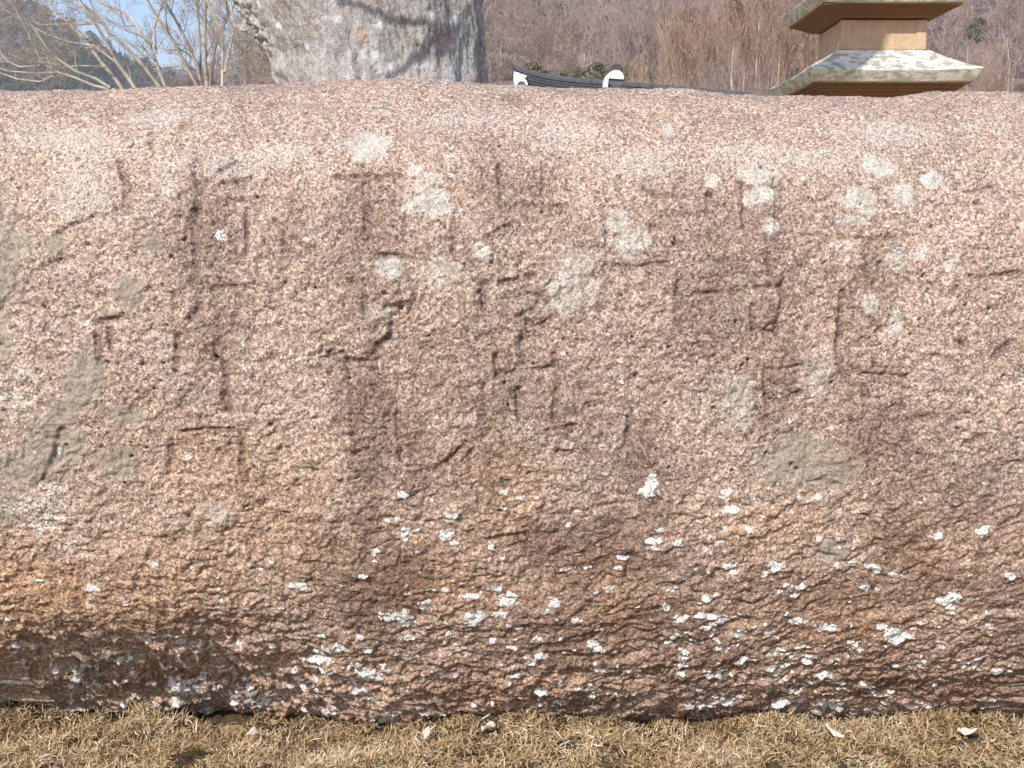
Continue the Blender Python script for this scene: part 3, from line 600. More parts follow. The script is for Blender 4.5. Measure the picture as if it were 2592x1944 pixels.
# ------------------------------------------------------------------ stone pagoda
PG = empty('stone_pagoda', (2.0, 0, 0))
eave_y = 10.0
pl = at(2046, 209, eave_y); pr = at(2490, 216, eave_y)
pcx = float((pl[0] + pr[0]) / 2); pw = float(pr[0] - pl[0]); pcy = eave_y + pw / 2
PG.location = (pcx, pcy, 0)
def sq(h, z, up=0.0, n=8):
    """square ring half-width h at height z, corners lifted by up"""
    pts = []
    for s in range(4):
        for i in range(n):
            u = -1 + 2 * i / n; x, y = [(u, -1), (1, u), (-u, 1), (-1, -u)][s]
            pts.append((x * h, y * h, z + up * abs(u) ** 3 if True else z))
    return pts
def roof_stone(zb, half, inner_b, inner_t, zt, steps=5, th=0.075, upl=0.05, drop=0.13):
    m = MB(); mc = MB(); R = []
    z = zb - drop; dzs = drop / steps; hs = (half - 0.14 - inner_b) / steps      # stepped corbels under the eave
    R.append(sq(inner_b + 0.02, z)); h = inner_b + 0.045
    for s in range(steps):
        R.append(sq(h, z)); z += dzs; R.append(sq(h + 0.003, z)); h += hs
    R.append(sq(half - 0.085, z + .001)); R.append(sq(half - 0.085, z + .02)); mc.loft(R); R = []
    zc = z + 0.006
    R.append(sq(half - 0.075, zc, upl * .5)); R.append(sq(half - 0.058, zc + 0.014, upl * .7))
    R.append(sq(half, zc + th, upl)); R.append(sq(half - 0.02, zc + th + 0.012, upl))
    for u in (0.2, 0.4, 0.6, 0.8):
        hh = (half - .02) + (inner_t - half + .02) * u; zz_ = (zc + th + .012) + (zt - zc - th - .012) * (u ** 1.15)
        R.append(sq(hh, zz_, upl * (1 - u) ** 2))
    R.append(sq(inner_t, zt))
    m.loft(R); return m, mc
def body(z0, z1, h, name='body_stone'):
    m = MB(); m.loft([sq(h, z0), sq(h * 0.985, z1)]); o = bevel(m.build(name, M['pbody'], PG), 0.012)
    for ang in range(4):                         # low corner pilasters in relief
        ca, sa = round(math.cos(ang * math.pi / 2)), round(math.sin(ang * math.pi / 2))
        for s in (-1, 1):
            m2 = MB(); c = (s * (h - h * 0.115), -h, (z0 + z1) / 2)
            cc = (c[0] * ca - c[1] * sa, c[0] * sa + c[1] * ca, c[2]); d = (h * 0.235, 0.014, (z1 - z0) * 0.97)
            m2.box(cc, d if ang % 2 == 0 else (d[1], d[0], d[2])); bevel(m2.build('pilaster', M['pbody'], o), 0.004)
    return o
zE = float(pl[2])                                 # eave bottom of the roof that shows whole
half = pw / 2
bw = 0.385
zB0 = float(at(2200, 127, eave_y + half - bw)[2]); zB1 = float(at(2200, 52, eave_y + half - bw)[2])
drop = 0.105
def storey_roof(zc, hf, ib, it, zt, **kw):
    m, mc = roof_stone(zc, hf, ib, it, zt, **kw); o = bevel(m.build('roof_stone', M['proof'], PG), 0.006, 2)
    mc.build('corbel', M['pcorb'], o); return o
storey_roof(zE, half, 0.46, bw + 0.03, zB0 - 0.002, drop=0.13, upl=0.02, th=0.105)
body(zB0, zB1 + 0.01, bw)
zU = float(at(2433, 3, eave_y + 0.07)[2]) - 0.03
storey_roof(zU + 0.02, half - 0.075, bw + 0.02, 0.30, zU + 0.42, drop=zU - zB1, upl=0.02, th=0.10)
m = MB(); m.box((0, 0, zU + 0.42 + 0.09), (0.46, 0.46, 0.18)); bevel(m.build('finial_base', M['pbody'], PG), 0.02)
m = MB(); m.loft([[(r * math.cos(a), r * math.sin(a), zU + z) for a in np.linspace(0, 2 * np.pi, 20, endpoint=False)] for r, z in ((.10, .60), (.19, .66), (.21, .74), (.12, .80), (.05, .88), (.09, .96), (.03, 1.1))])
m.build('finial', M['pbody'], PG, True)
zl1 = zE - 0.13
body(zl1 - 0.62, zl1, 0.46); storey_roof(zl1 - 0.62 - 0.34, half + 0.09, 0.54, 0.49, zl1 - 0.622, drop=0.10, upl=0.05, th=0.08)
zp = zl1 - 0.62 - 0.44
body(0.32, zp, 0.54)
for hw_, z0, z1 in ((0.98, -0.1, 0.16), (0.82, 0.16, 0.32)):
    m = MB(); m.loft([sq(hw_, z0), sq(hw_, z1)]); bevel(m.build('base_slab', M['pbody'], PG), 0.015)
tag(PG, 'tan stone pagoda with lichen-whitened square roofs and stepped eaves, standing behind the boulder', 'pagoda')

# ------------------------------------------------------------------ tiled roof behind
RY = 20.0
hall = empty('tiled_roof_gate', (float(at(1500, 200, RY)[0]), RY, -0.03))
hx, hy = hall.location.x, hall.location.y
def loc(p): return np.array([p[0] - hx, p[1] - hy, p[2] + 0.03])
top_px = [(1297, 163), (1318, 170), (1345, 178), (1375, 185), (1410, 191), (1450, 196), (1490, 199), (1530, 202), (1575, 205), (1640, 211), (1720, 218), (1800, 225), (1900, 233)]
pathp = np.array([loc(at(px, py, RY + (px - 1297) * 0.004)) for px, py in top_px])
def resample(P, step):
    s = np.concatenate([[0], np.cumsum(np.linalg.norm(np.diff(P, axis=0), axis=1))]); n = int(s[-1] / step)
    u = np.linspace(0, s[-1], n + 1); return np.stack([np.interp(u, s, P[:, i]) for i in range(3)], -1)
rp = resample(pathp, 0.315)
for a, b in zip(rp[:-1], rp[1:]):                # one convex ridge tile after another
    d = b - a; L = np.linalg.norm(d); d /= L; a2 = a + d * 0.004; b2 = b - d * 0.004; m = MB(); rings = []
    for p, r in ((a2, .105), (b2, .098)):
        rings.append([(p[0], p[1] + r * math.cos(t), p[2] - .10 + r * math.sin(t)) for t in np.linspace(0, math.pi, 9)])
    m.loft(rings); m.build('ridge_tile', M['tile'], hall)
for kk in range(5):                              # thin courses of stacked tiles under the ridge
    m = MB(); off = -.118 - kk * .048; wdt = .125 + .012 * kk + (0.012 if kk % 2 else 0)
    rings = [[(p[0], p[1] - wdt, p[2] + off), (p[0], p[1] + wdt, p[2] + off), (p[0], p[1] + wdt, p[2] + off - .036), (p[0], p[1] - wdt, p[2] + off - .036)] for p in resample(pathp[1 if kk else 0:], 0.25)]
    m.loft(rings); m.build('ridge_course', M['tile'], hall)
e0 = pathp[0]
m = MB()                                         # upturned end plate
m.loft([[(e0[0] - .02, e0[1] + s * .12, e0[2] + .015), (e0[0] + .035, e0[1] + s * .12, e0[2] - .03), (e0[0] + .10, e0[1] + s * .14, e0[2] - .36), (e0[0] + .055, e0[1] + s * .14, e0[2] - .36)] for s in (-1, 1)])
m.build('ridge_end_tile', M['tile_end'], hall)
def px_poly(pts, Y, depth):
    f = [loc(at(x, y, Y)) for x, y in pts]; m = MB(); m.loft([[tuple(p) for p in f], [(p[0], p[1] + depth, p[2]) for p in f]]); return m
m = px_poly([(1301, 181), (1310, 183), (1318, 187), (1333, 191), (1331, 196), (1326, 197), (1333, 204), (1336, 215), (1329, 215), (1325, 207), (1318, 206), (1312, 210), (1310, 216), (1303, 214), (1300, 200)], RY - 0.14, 0.20)
m.build('white_mortar', M['mortar'], hall)
m = MB(); pc = loc(at(1320, 216, RY - .15)); m.loft([[(pc[0] + .075 * math.cos(t), pc[1] + dy, pc[2] + .075 * math.sin(t)) for t in np.linspace(0, 2 * np.pi, 16, endpoint=False)] for dy in (0, .5)])
m.build('eave_tile', M['tile'], hall)
# ridge end that faces us: dark cap, white mortar hood, round tile
m = px_poly([(1541, 181), (1543, 172), (1548, 165), (1555, 160), (1563, 159), (1571, 163), (1576, 170), (1578, 181), (1578, 187), (1540, 188)], RY - 0.62, 0.26); bevel(m.build('ridge_end_tile', M['tile_end'], hall), .02)
m = px_poly([(1528, 221), (1529, 205), (1533, 194), (1541, 185), (1550, 179), (1560, 177), (1569, 179), (1576, 185), (1579, 192), (1579, 201), (1541, 198), (1539, 222)], RY - 0.645, 0.27); bevel(m.build('white_mortar', M['mortar'], hall), .012)
m = MB(); pc = loc(at(1560, 208, RY - .60)); m.loft([[(pc[0] + .135 * math.cos(t), pc[1] + dy, pc[2] + .072 * math.sin(t)) for t in np.linspace(0, 2 * np.pi, 18, endpoint=False)] for dy in (0, .5)])
m.build('ridge_tile', M['tile'], hall)
m = MB(); pc = loc(at(1560, 222, RY - .62)); m.loft([[(pc[0] + s * .15, pc[1], pc[2] - .3), (pc[0] + s * .15, pc[1], pc[2] + .02), (pc[0] + s * .15, pc[1] + .6, pc[2] + .06), (pc[0] + s * .15, pc[1] + .6, pc[2] - .3)] for s in (-1, 1)])
m.build('ridge_course', M['tile'], hall)
# slopes, timber frame and wall below (hidden by the boulder from the front)
xa, xb = float(rp[0][0]) + .15, float(rp[-1][0]); zr = 3.25
for s in (-1, 1):
    m = MB(); m.loft([[(x, s * .1, zr), (x, s * 1.3, zr - .62), (x, s * 1.3, zr - .70), (x, s * .1, zr - .10)] for x in np.linspace(xa, xb, 9)]); rs = m.build('roof_slope', M['tile'], hall)
    for x in np.arange(xa + .1, xb - .05, .28):
        m = MB(); m.loft([[(x + .06 * math.cos(t), s * yy, z + .06 * math.sin(t)) for t in np.linspace(0, math.pi, 6)] for yy, z in ((.12, zr), (1.34, zr - .62))]); m.build('roof_tile_row', M['tile'], rs)
for x in np.linspace(xa + .5, xb - .5, 4):
    m = MB(); m.box((x, 0, 1.25), (.18, .18, 2.7)); m.build('post', M['wood'], hall)
m = MB(); m.box(((xa + xb) / 2, 0, 1.2), (xb - xa - 1.0, .10, 2.4)); m.build('wall', M['plaster'], hall)
tag(hall, 'low grey tiled roof with white mortar ridge ends, between the big trunk and the pagoda', 'roof')

# ------------------------------------------------------------------ leaning bare trees on the left
S1 = 750 / 2212.0
def traced(base_px, stems, Y, seed, label, mat, kids=(6, 7), r0=15, sub=3, group=None, name='bare_tree'):
    rng = np.random.default_rng(seed); root = empty(name, (float(at(base_px, 200, Y)[0]), Y, -0.03)); rl = np.array(root.location)
    b = np.array([rl[0], Y, 0.0]); out = []; kpx = Y / FPX
    trunk = [(np.array([b + (0, 0, -.1), b + (0.02, 0.05, .5), b + (-.03, 0, 1.0)]), np.array([.16, .12, .10]) * Y / 12)]
    for st in stems:
        wpx, pts = st[0], st[1]; dy = rng.uniform(-.5, .5)
        P = [at(x * S1, y * S1, Y + dy * (0.3 + 0.7 * q / len(pts))) for q, (x, y) in enumerate(pts)]
        p0 = P[0]; d0 = (P[0] - P[1]); d0 = d0 / np.linalg.norm(d0)
        if len(st) < 3:                              # carry the stem down to the root
            P = [b + (0, 0, .85), b * .55 + p0 * .45 + (0, 0, -.05)] + P
        # and on up past the frame
        d1 = P[-1] - P[-2]; d1 = d1 / np.linalg.norm(d1) + (0, 0, .25)
        for q in range(3): P.append(P[-1] + d1 / np.linalg.norm(d1) * Y * .02 + rng.normal(0, .02, 3))
        P = np.array(P); r = np.linspace(wpx * .37, wpx * .12, len(P)) * kpx
        out.append((0, P, r))
        sprout(rng, P, r, Y * .055, 0, sub, out, kids=kids, ang=.75, up=.08, wob=.24, seg=5, shrink=(.4, .7), rmin=.0015 * Y / 12, t0=.22)
    V, F = tubes_np(trunk, 9); link('trunk', mesh_np('trunk', V - rl, F, True), M[mat], root)
    V, F = tubes_np([(p, r) for l, p, r in out if l == 0], 8); V2, F2 = tubes_np([(p, r) for l, p, r in out if l > 0], 4)
    link('crown', mesh_np('crown', np.vstack([V, V2]) - rl, np.vstack([F, F2 + len(V)]), True), M[mat], root)
    tag(root, label, 'tree', group)
traced(320, [(17, [(930, 690), (870, 600), (760, 470), (680, 360), (590, 250), (500, 160), (420, 80), (370, 0)]), (16, [(1030, 690), (950, 570), (860, 450), (800, 330), (740, 220), (670, 120), (600, 20)]),
             (11, [(860, 675), (700, 640), (560, 580), (430, 540), (330, 480), (280, 400)], 1), (11, [(820, 655), (720, 590), (560, 530), (430, 440), (350, 360)], 1), (6, [(300, 490), (150, 500), (60, 460), (10, 400)], 1),
             (6, [(430, 540), (240, 545), (50, 530)], 1), (6, [(790, 500), (600, 490), (480, 500)], 1), (6, [(520, 330), (430, 260), (380, 200)], 1), (5, [(680, 180), (520, 180), (300, 185), (150, 130)], 1), (6, [(400, 560), (300, 610), (130, 590)], 1),
             (7, [(860, 460), (700, 340), (560, 320), (470, 300)], 1)], 11.5, 51, 'pale leafless tree with stems leaning far over and long low sweeping branches', 'pale_bark')
traced(410, [(16, [(1200, 655), (1060, 480), (930, 340), (820, 260), (770, 170), (650, 60), (580, 0)]), (15, [(1240, 655), (1190, 540), (1150, 420), (1090, 300), (1040, 220), (980, 130), (900, 80), (770, 30)]), (9, [(1165, 400), (1150, 200), (1190, 90), (1215, 0)], 1),
             (8, [(1140, 330), (1060, 270), (960, 235)], 1)], 12.5, 52, 'pale leafless tree with two forking stems and an arched limb, left of the big trunk', 'pale_bark')
traced(520, [(15, [(1470, 635), (1390, 490), (1300, 320), (1220, 200), (1150, 90), (1100, 0)]), (15, [(1500, 625), (1470, 480), (1400, 330), (1330, 180), (1270, 80), (1220, 0)]), (17, [(1545, 620), (1530, 450), (1530, 200), (1535, 0)]),
             (9, [(1500, 560), (1495, 300), (1480, 100), (1470, 0)])], 12.0, 53, 'pale leafless tree with upright stems fanning from one foot, left of the big trunk', 'pale_bark')
traced(535, [(13, [(1570, 620), (1600, 380), (1640, 230), (1720, 100)]), (8, [(1600, 400), (1560, 250), (1500, 120)], 1)], 14.0, 54, 'dark leafless stem leaning among the pale upright stems', 'grey_bark', kids=(5, 7))
traced(565, [(13, [(1660, 630), (1665, 400), (1650, 220), (1590, 100), (1540, 0)]), (12, [(1680, 540), (1720, 330), (1760, 200), (1720, 30), (1700, 0)], 1), (8, [(1660, 240), (1700, 100), (1690, 0)], 1), (7, [(1700, 430), (1820, 350), (1920, 290)], 1)], 11.0, 55,
       'pale leafless tree forking beside the flaring edge of the big trunk', 'pale_bark')
traced(620, [(9, [(1830, 630), (1840, 450), (1830, 250), (1750, 200)]), (7, [(1880, 640), (1930, 520), (1960, 420)]), (6, [(1740, 630), (1760, 500), (1850, 380), (1950, 300)])], 10.0, 56, 'tangled low pale sapling tight against the flaring edge of the big trunk', 'pale_bark', kids=(9, 12))

# ------------------------------------------------------------------ bare trees in front of the hillside, right
def proto(seed, H, r, mats, sub=3, kids=(4, 6), ang=.55, up=.2, rmin=.02, stems=1, spread=.25):
    rng = np.random.default_rng(seed); out = []
    for s in range(stems):
        a = rng.uniform(0, 6.28); lean = spread * rng.uniform(.2, 1) if stems > 1 else .06
        grow(rng, (0.1 * math.cos(a), .1 * math.sin(a), -.3), (lean * math.cos(a), lean * math.sin(a), 1), H * rng.uniform(.75, .95), r, 0, sub, out, kids=kids, ang=ang, up=up, wob=.09, seg=7, tip=.2, shrink=(.35, .58), rmin=rmin)
    V, F = tubes_np([(p, q) for l, p, q in out if l == 0], 6); V2, F2 = tubes_np([(p, q) for l, p, q in out if l > 0], 3)
    a, b = mesh_np('trunk', V, F, True), mesh_np('crown', V2, F2, True)
    a.materials.append(M[mats[0]]); b.materials.append(M[mats[1]]); return a, b
near_p = [proto(900 + i, 6.5, .075, ('pale_bark', 'twig'), 4, (4, 6), .5, .22, .006, 2, .35) for i in range(3)]
def put(pr, name, p, s, rz, label, group=None, cat='tree'):
    o = empty(name, p); o.rotation_euler = (0, 0, rz); o.scale = (s, s, s * 1.0)
    link('trunk', pr[0], None, o); link('crown', pr[1], None, o); tag(o, label, cat, group); return o
rnd = random.Random(5)
for i, (px, Y, s) in enumerate([(1700, 34, .86), (1790, 30, .95), (1880, 27, 1.05), (1960, 28, 1.05), (2040, 31, .95), (1620, 44, 1.0), (2110, 40, .95), (2540, 48, 1.05), (2420, 52, 1.0)]):
    p = at(px, 220, Y); lab = ('reddish-buff leafless tree with many fine upright twigs, beside the pagoda eaves' if 1690 < px < 2060 else 'slender leafless tree at the foot of the brown hillside')
    put(near_p[i % 3], 'bare_tree', (p[0], Y, -.1), s, rnd.uniform(0, 6.28), lab, 'reddish trees by the pagoda' if 1690 < px < 2060 else 'slender trees at the hill foot')

# ------------------------------------------------------------------ wood on the hillside
rg = np.random.default_rng(77)
def z_at(f, x, y): return float(f(np.array([x], float), np.array([y], float))[0])
def mass(name, spots, builder, mat, label, cat):
    Vs, Fs, Rs, n = [], [], [], 0
    for y, x, z in spots:
        V, F, R = builder(); Vs.append(V + (x, y, z)); Fs.append(F + n); Rs.append(R); n += len(V)
    me = mesh_np(name, np.vstack(Vs), np.vstack(Fs)); attr(me, 'rnd', np.concatenate(Rs)); o = link(name, me, M[mat]); tag(o, label, cat, kind='stuff'); return o
# evergreens
clear = []
def needle_clump(H, W_, n, size, rng, conic=.6):
    t = rng.random(n) ** .8; r = W_ * ((1 - t) * conic + (1 - conic) * np.sqrt(np.clip(1 - (2 * t - 1) ** 2, 0, 1))) * np.sqrt(rng.random(n)) ; a = rng.uniform(0, 6.28, n)
    lump = 1 + .35 * np.sin(a * 3 + t * 11)
    Cn = np.stack([np.cos(a) * r * lump, np.sin(a) * r * lump, H * (.12 + .88 * t)], 1)
    A = rng.normal(0, 1, (n, 3)); A /= np.linalg.norm(A, axis=1, keepdims=True); B = np.cross(A, rng.normal(0, 1, (n, 3))); B /= np.linalg.norm(B, axis=1, keepdims=True)
    s = size * rng.uniform(.5, 1.2, n)[:, None]
    V = np.stack([Cn - A * s, Cn + A * s * .8 + B * s * .3, Cn + B * s], 1).reshape(-1, 3)
    return V, np.arange(3 * n).reshape(-1, 3), np.repeat(rng.random(n), 3)
def evergreen(px, py_base, Y, hill, H, W_, mat, label, seed, n=900, size=.22, group=None, cat='tree', name='evergreen_tree', conic=.6):
    rng = np.random.default_rng(seed); x = float(at(px, py_base, Y)[0]); z = z_at(hill, x, Y)
    o = empty(name, (x, Y, z - .1)); V, F = tubes_np([(np.array([(0, 0, -.3), (.05, 0, H * .45), (0, .05, H * .92)]), np.array([.13, .09, .02]) * H / 6)], 6)
    link('trunk', mesh_np('trunk', V, F, True), M['grey_bark'], o); V, F, R = needle_clump(H, W_, n, size, rng, conic)
    me = mesh_np('crown', V, F); attr(me, 'rnd', R); link('crown', me, M[mat], o); tag(o, label, cat, group)
def Y_for(px, py, hill, y0=75, y1=330):              # where the sight line meets the hill
    for y in np.arange(y0, y1, 1.0):
        p = at(px, py, y)
        if z_at(hill, p[0], y) >= p[2]: return float(y)
    return float(y1)
for q, (px, py, H, W_, lab, grp) in enumerate([
        (1342, 92, 3.6, 1.4, 'dark pine of the slanting row on the brown hillside', 'pines in the slanting row'), (1362, 76, 3.6, 1.5, 'dark pine of the slanting row on the brown hillside', 'pines in the slanting row'),
        (1382, 62, 3.6, 1.6, 'dark pine of the slanting row on the brown hillside', 'pines in the slanting row'), (1402, 48, 3.4, 1.5, 'dark pine of the slanting row on the brown hillside', 'pines in the slanting row'),
        (2475, 100, 6.0, 2.4, 'lone dark pine on the brown hillside behind the pagoda', None), (2500, 18, 4.5, 2.0, 'small dark pine higher on the hillside than the lone pine', None),
        (1745, 70, 4.5, 1.7, 'green pine on the hillside above the reddish leafless trees', None), (2010, 112, 3.6, 1.3, 'small green pine seen close beside the pagoda body', None)]):
    yy = Y_for(px, py + 14, right_hill); zb = z_at(right_hill, float(at(px, py, yy)[0]), yy); zt = float(at(px, py - 20, yy)[2]); clear.append((px, yy, 26 if px < 2400 else 42)); Hh = max(zt - zb, 3.0)
    evergreen(px, py, yy, right_hill, Hh, W_ * yy / 120.0, 'pine', lab, 600 + q, group=grp, size=.26 * yy / 120.0)
for q, (px, py, Y, H, W_) in enumerate([(1350, 150, 66, 3.0, 0.9), (1512, 150, 62, 3.6, 1.1), (1465, 165, 64, 2.2, 0.8), (1590, 160, 68, 3.2, 1.1), (1425, 175, 67, 2.6, 0.8), (1375, 172, 70, 2, .9), (1640, 178, 69, 2, 1.0)]):
    Hh = float(at(px, py + 4, Y)[2]) - z_at(right_hill, float(at(px, py, Y)[0]), Y)
    evergreen(px, py, Y, right_hill, Hh, W_ * 1.6, 'olive', 'olive-green bushy evergreen shrub rising behind the tiled roof', 640 + q, 2200, .15, 'olive shrubs behind the roof', 'shrub', 'evergreen_shrub', .15)
sp = [];
while len(sp) < 110:
    px = rg.uniform(1225, 2592); py = rg.uniform(-60, 40) if rg.random() < .6 else rg.uniform(40, 170)
    if py > 30 and rg.random() < .55: continue
    yy = Y_for(px, py, right_hill); p = at(px, py, yy); clear.append((px, yy, 11)); sp.append((yy, float(p[0]), z_at(right_hill, p[0], yy) - .2))
mass('hillside_evergreens', sp, lambda: needle_clump(rg.uniform(3.5, 7.5), rg.uniform(.9, 2.2), 260, .3, rg), 'olive', 'scattered olive-green scrub among the leafless hillside wood', 'scrub')

far_p = [proto(940 + i, 7.0, .085, ('grey_bark' if i % 3 else 'pale_bark', 'twig_p' if i % 2 else 'twig'), 3, (5, 7), .8, .10, .02, 1 + (i % 3 == 1), .2) for i in range(6)]
rg = np.random.default_rng(77)
spots = []
while len(spots) < 2300:
    y = rg.uniform(90, 290); x = rg.uniform(-0.36 * y, 0.62 * y)
    z = z_at(right_hill, x, y)
    if z < 2: continue
    qx = 1296 + x / y * FPX * 1.03
    if any(abs(qx - c[0]) < c[2] and c[1] - 38 < y < c[1] + 1 for c in clear): continue
    spots.append((y, x, z))
spots.sort(); cell = {}; keep = []
for y, x, z in spots:
    k = (int(x // 2.2), int(y // 2.2))
    if k in cell: continue
    cell[k] = 1; keep.append((y, x, z))
vis = [s for s in keep if -.33 * s[0] < s[1] < .5 * s[0] and (s[2] + 7.0 - CAMZ) / s[0] > .125]
near = vis[:285]; nearset = set(near); rest = [s for s in keep if s not in nearset]
for q, (y, x, z) in enumerate(near):
    put(far_p[q % 6], 'hillside_tree', (x, y, z), rg.uniform(.62, 1.08), rg.uniform(0, 6.28), ('bare hillside tree with a pale single trunk', 'bare hillside tree forking into two grey stems', 'bare hillside tree with a grey-brown single trunk')[q % 6 % 3], ('pale-trunked hillside trees', 'forked hillside trees', 'grey-trunked hillside trees')[q % 6 % 3])
def slivers(P0, P1, wid, rng):
    """thin triangles from P0 to P1"""
    d = P1 - P0; s = np.cross(d, rng.normal(0, 1, d.shape)); s /= np.maximum(np.linalg.norm(s, axis=1, keepdims=True), 1e-9); s *= wid[:, None] / 2
    V = np.stack([P0 - s, P0 + s, P1], 1).reshape(-1, 3); return V, np.arange(len(V)).reshape(-1, 3)
def wood_tree():
    H = rg.uniform(4.5, 8); nb = 95; t = rg.uniform(.2, 1, nb) ** .8; a = rg.uniform(0, 6.28, nb)
    P0 = np.stack([rg.normal(0, .12, nb), rg.normal(0, .12, nb), t * H], 1); L = (1.15 - t) * H * .38 * rg.uniform(.5, 1.2, nb)
    k = rg.random(nb) < .55; P0[k] += np.stack([np.cos(a[k]) * L[k] * .5, np.sin(a[k]) * L[k] * .5, L[k] * .5], 1); a2 = a + rg.normal(0, .7, nb)
    P1 = P0 + np.stack([np.cos(a2) * L * .6, np.sin(a2) * L * .6, L * rg.uniform(.3, 1.1, nb)], 1)
    P0 = np.vstack([[[0, 0, -.5]], P0]); P1 = np.vstack([[[rg.normal(0, .3), rg.normal(0, .3), H]], P1]); wd = np.concatenate([[.2], rg.uniform(.03, .085, nb)])
    V, F = slivers(P0, P1, wd, rg); tone = rg.uniform(.1, .75); R = np.clip(np.repeat(np.concatenate([[.9], tone + rg.normal(0, .16, nb)]), 3), 0, 1); return V, F, R
mass('hillside_wood', rest, wood_tree, 'wood_mass', 'purple-brown leafless wood massed over the hillside', 'wood')

# pine wood of the left hill
sp = []
while len(sp) < 1500:
    y = rg.uniform(150, 470); x = rg.uniform(-.60, -.12) * y
    z = z_at(left_hill, x, y)
    if z > 1: sp.append((y, x, z - .5))
pine_sp = [s for i, s in enumerate(sp) if i % 5 < 3]; bare_sp = [s for i, s in enumerate(sp) if i % 5 >= 3]
mass('pine_wood', pine_sp, lambda: needle_clump(rg.uniform(5, 10), rg.uniform(2.0, 3.6), 130, .9, rg, .45), 'pine', 'dark green pine wood covering the left hill up to the sky', 'wood')
mass('leafless_wood', bare_sp, wood_tree, 'wood_mass', 'brown leafless trees mixed through the pines of the left hill', 'wood')
sp = []
while len(sp) < 420:
    y = rg.uniform(600, 730); x = rg.uniform(-.42, -.15) * y; sp.append((y, x, z_at(far_hill, x, y) - .5))
mass('far_pine_wood', sp, lambda: needle_clump(rg.uniform(6, 11), rg.uniform(3, 5), 50, 1.8, rg, .4), 'pine', 'far blue-green pine ridge seen in the gap below the sky', 'wood')

# ------------------------------------------------------------------ dry grass and leaves at the foot of the stone
rg = np.random.default_rng(21)
nb = 84000
bx = rg.uniform(-1.25, 1.25, nb); by = rg.uniform(1.45, 2.02, nb); k = rg.random(nb) < .35; by[k] = rg.uniform(1.74, 1.97, k.sum())
bx[~k & (by < 1.6)] *= 1.4
ox = rg.uniform(-2.1, 2.1, 34000); oy = rg.uniform(.7, 2.45, 34000); bx = np.concatenate([bx, ox]); by = np.concatenate([by, oy])
bz = turf_z(bx, by) - .002
clump = fbm(bx * 8, by * 8, 77, 3)
ok = (clump > -.62) & (fbm(bx * 26, by * 26, 79, 3) > -.30); bx, by, bz, clump = bx[ok], by[ok], bz[ok], clump[ok]; nb = len(bx)
L = rg.uniform(.009, .029, nb) * (1 + .4 * clump); wd = rg.uniform(.0009, .0021, nb); a = rg.uniform(0, 6.28, nb); el = np.abs(rg.normal(.15, .35, nb)) + .5 * (rg.random(nb) < .4) * sstep(1.84, 1.92, by); curl = rg.normal(0, 1.8, nb); bend = rg.normal(-.9, .9, nb)
pts = [np.stack([bx, by, bz + rg.uniform(0, .012, nb)], 1)]; ang, e_ = a.copy(), el.copy(); sides = []
for s in range(4):
    d = np.stack([np.cos(ang) * np.cos(e_), np.sin(ang) * np.cos(e_), np.sin(e_)], 1)
    sides.append(np.stack([-np.sin(ang), np.cos(ang), rg.normal(0, .5, nb)], 1))
    if s < 3: pts.append(pts[-1] + d * (L / 3)[:, None])
    ang = ang + curl / 3; e_ = e_ + bend / 3
V = []
for q in range(4):
    ww = wd * (1, .95, .75, .25)[q]; V += [pts[q] - sides[q] * (ww / 2)[:, None], pts[q] + sides[q] * (ww / 2)[:, None]]
V = np.stack(V, 1); V[..., 2] = np.maximum(V[..., 2], (turf_z(V[..., 0], V[..., 1]) + .0005)); V = V.reshape(-1, 3)
b0 = (np.arange(nb) * 8)[:, None]; F = np.stack([np.stack([b0[:, 0] + 2 * q, b0[:, 0] + 2 * q + 1, b0[:, 0] + 2 * q + 3, b0[:, 0] + 2 * q + 2], 1) for q in range(3)], 1).reshape(-1, 4)
me = mesh_np('dry_grass', V, F); attr(me, 'rnd', np.repeat(np.clip(.55 + .25 * clump + rg.normal(0, .22, nb), 0, 1), 8))
tag(link('dry_grass', me, M['straw']), 'matted straw-coloured dead grass along the foot of the boulder', 'grass', kind='stuff')
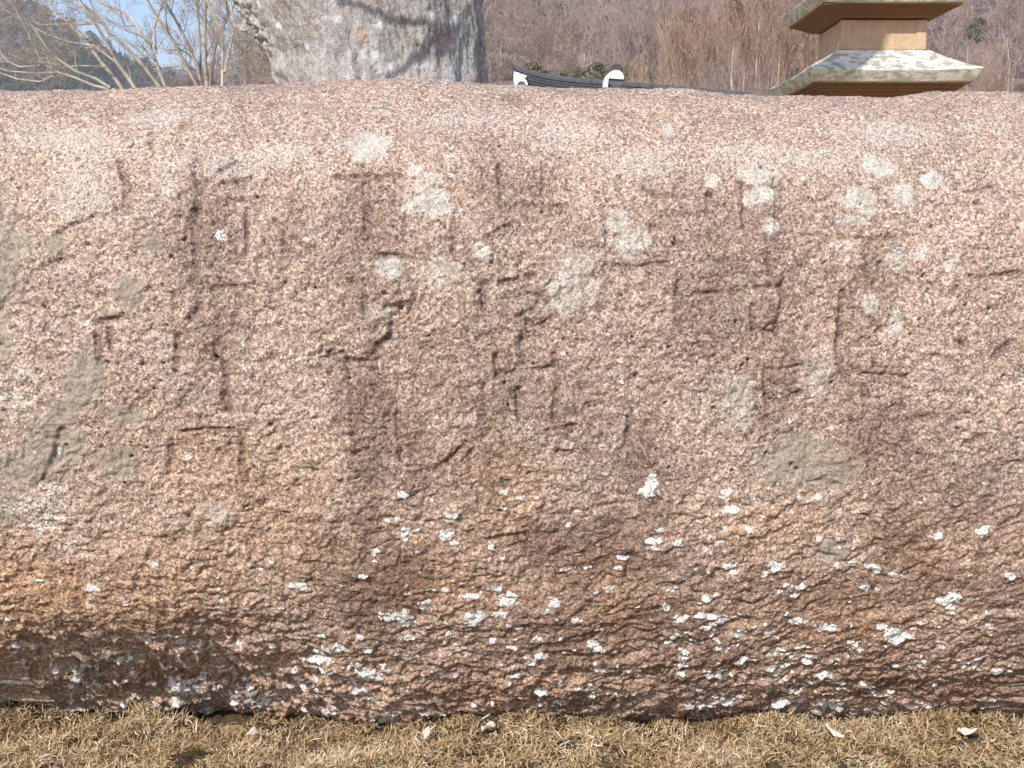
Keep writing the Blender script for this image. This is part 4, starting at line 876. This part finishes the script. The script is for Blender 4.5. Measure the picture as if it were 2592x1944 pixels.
for q, (px, py, L_, W_, rz, lab) in enumerate([
        (645, 1868, .022, .014, .5, 'pale dry leaf lying on dead grass near the dark gap under the boulder'), (1235, 1850, .022, .012, 2.4, 'curled pale dry leaf lying in dead grass under the middle of the boulder'),
        (2112, 1862, .022, .008, -.7, 'narrow pale dry leaf lying slantwise in the dead grass'), (2445, 1858, .022, .013, .1, 'broad greyish dry leaf lying flat on dead grass by the climbing ledges'),
        (1075, 1868, .016, .011, 1.2, 'small greyish dry leaf beside the dark gap under the boulder')]):
    d = ray(px, py); yy = 1.85
    for it in range(8): z = float(turf_z(np.array([0. + d[0] / d[1] * yy]), np.array([yy]))[0]) + .016; yy = (z - CAMZ) / (d[2] / d[1])
    V, F = [], []
    nL, nW = 9, 5
    for i_ in range(nL):
        u = i_ / (nL - 1); hw_ = W_ * math.sin(math.pi * min(max(u, .03), .985)) ** .8
        for j_ in range(nW):
            v = (j_ / (nW - 1) - .5) * 2; V.append(((u - .5) * L_ * 1.6, v * hw_ * .6, .004 * v * v * 1.6 + .006 * math.sin(u * 4 + q) + .0030 * math.sin(v * 4 + u * 9 + q * 2)))
    for i_ in range(nL - 1):
        for j_ in range(nW - 1): F.append((i_ * nW + j_, i_ * nW + j_ + 1, (i_ + 1) * nW + j_ + 1, (i_ + 1) * nW + j_))
    o = link('dry_leaf', mesh_py('dry_leaf', V, F, True), M['leaf'], None, (float(d[0] / d[1] * yy), yy, z + .004)); o.rotation_euler = (.3, .15, rz)
    mo = o.modifiers.new('thick', 'SOLIDIFY'); mo.thickness = .0008
    tag(o, lab, 'leaf')

# ------------------------------------------------------------------ winter air between here and the hills
m = MB(); m.box((0, 425, 63.5), (2300, 1560, 131)); hz = m.build('haze', None)
hm = bpy.data.materials.new('thin_haze'); hm.use_nodes = True; hm.node_tree.nodes.clear()
ho = hm.node_tree.nodes.new('ShaderNodeOutputMaterial'); hv = hm.node_tree.nodes.new('ShaderNodeVolumePrincipled')
hv.inputs['Color'].default_value = (0.86, 0.87, 1.0, 1); hv.inputs['Density'].default_value = 0.0007; hv.inputs['Anisotropy'].default_value = 0.1
hm.node_tree.links.new(hv.outputs[0], ho.inputs['Volume']); hz.data.materials.append(hm)
tag(hz, 'thin pale winter haze over the valley', 'haze', kind='stuff')
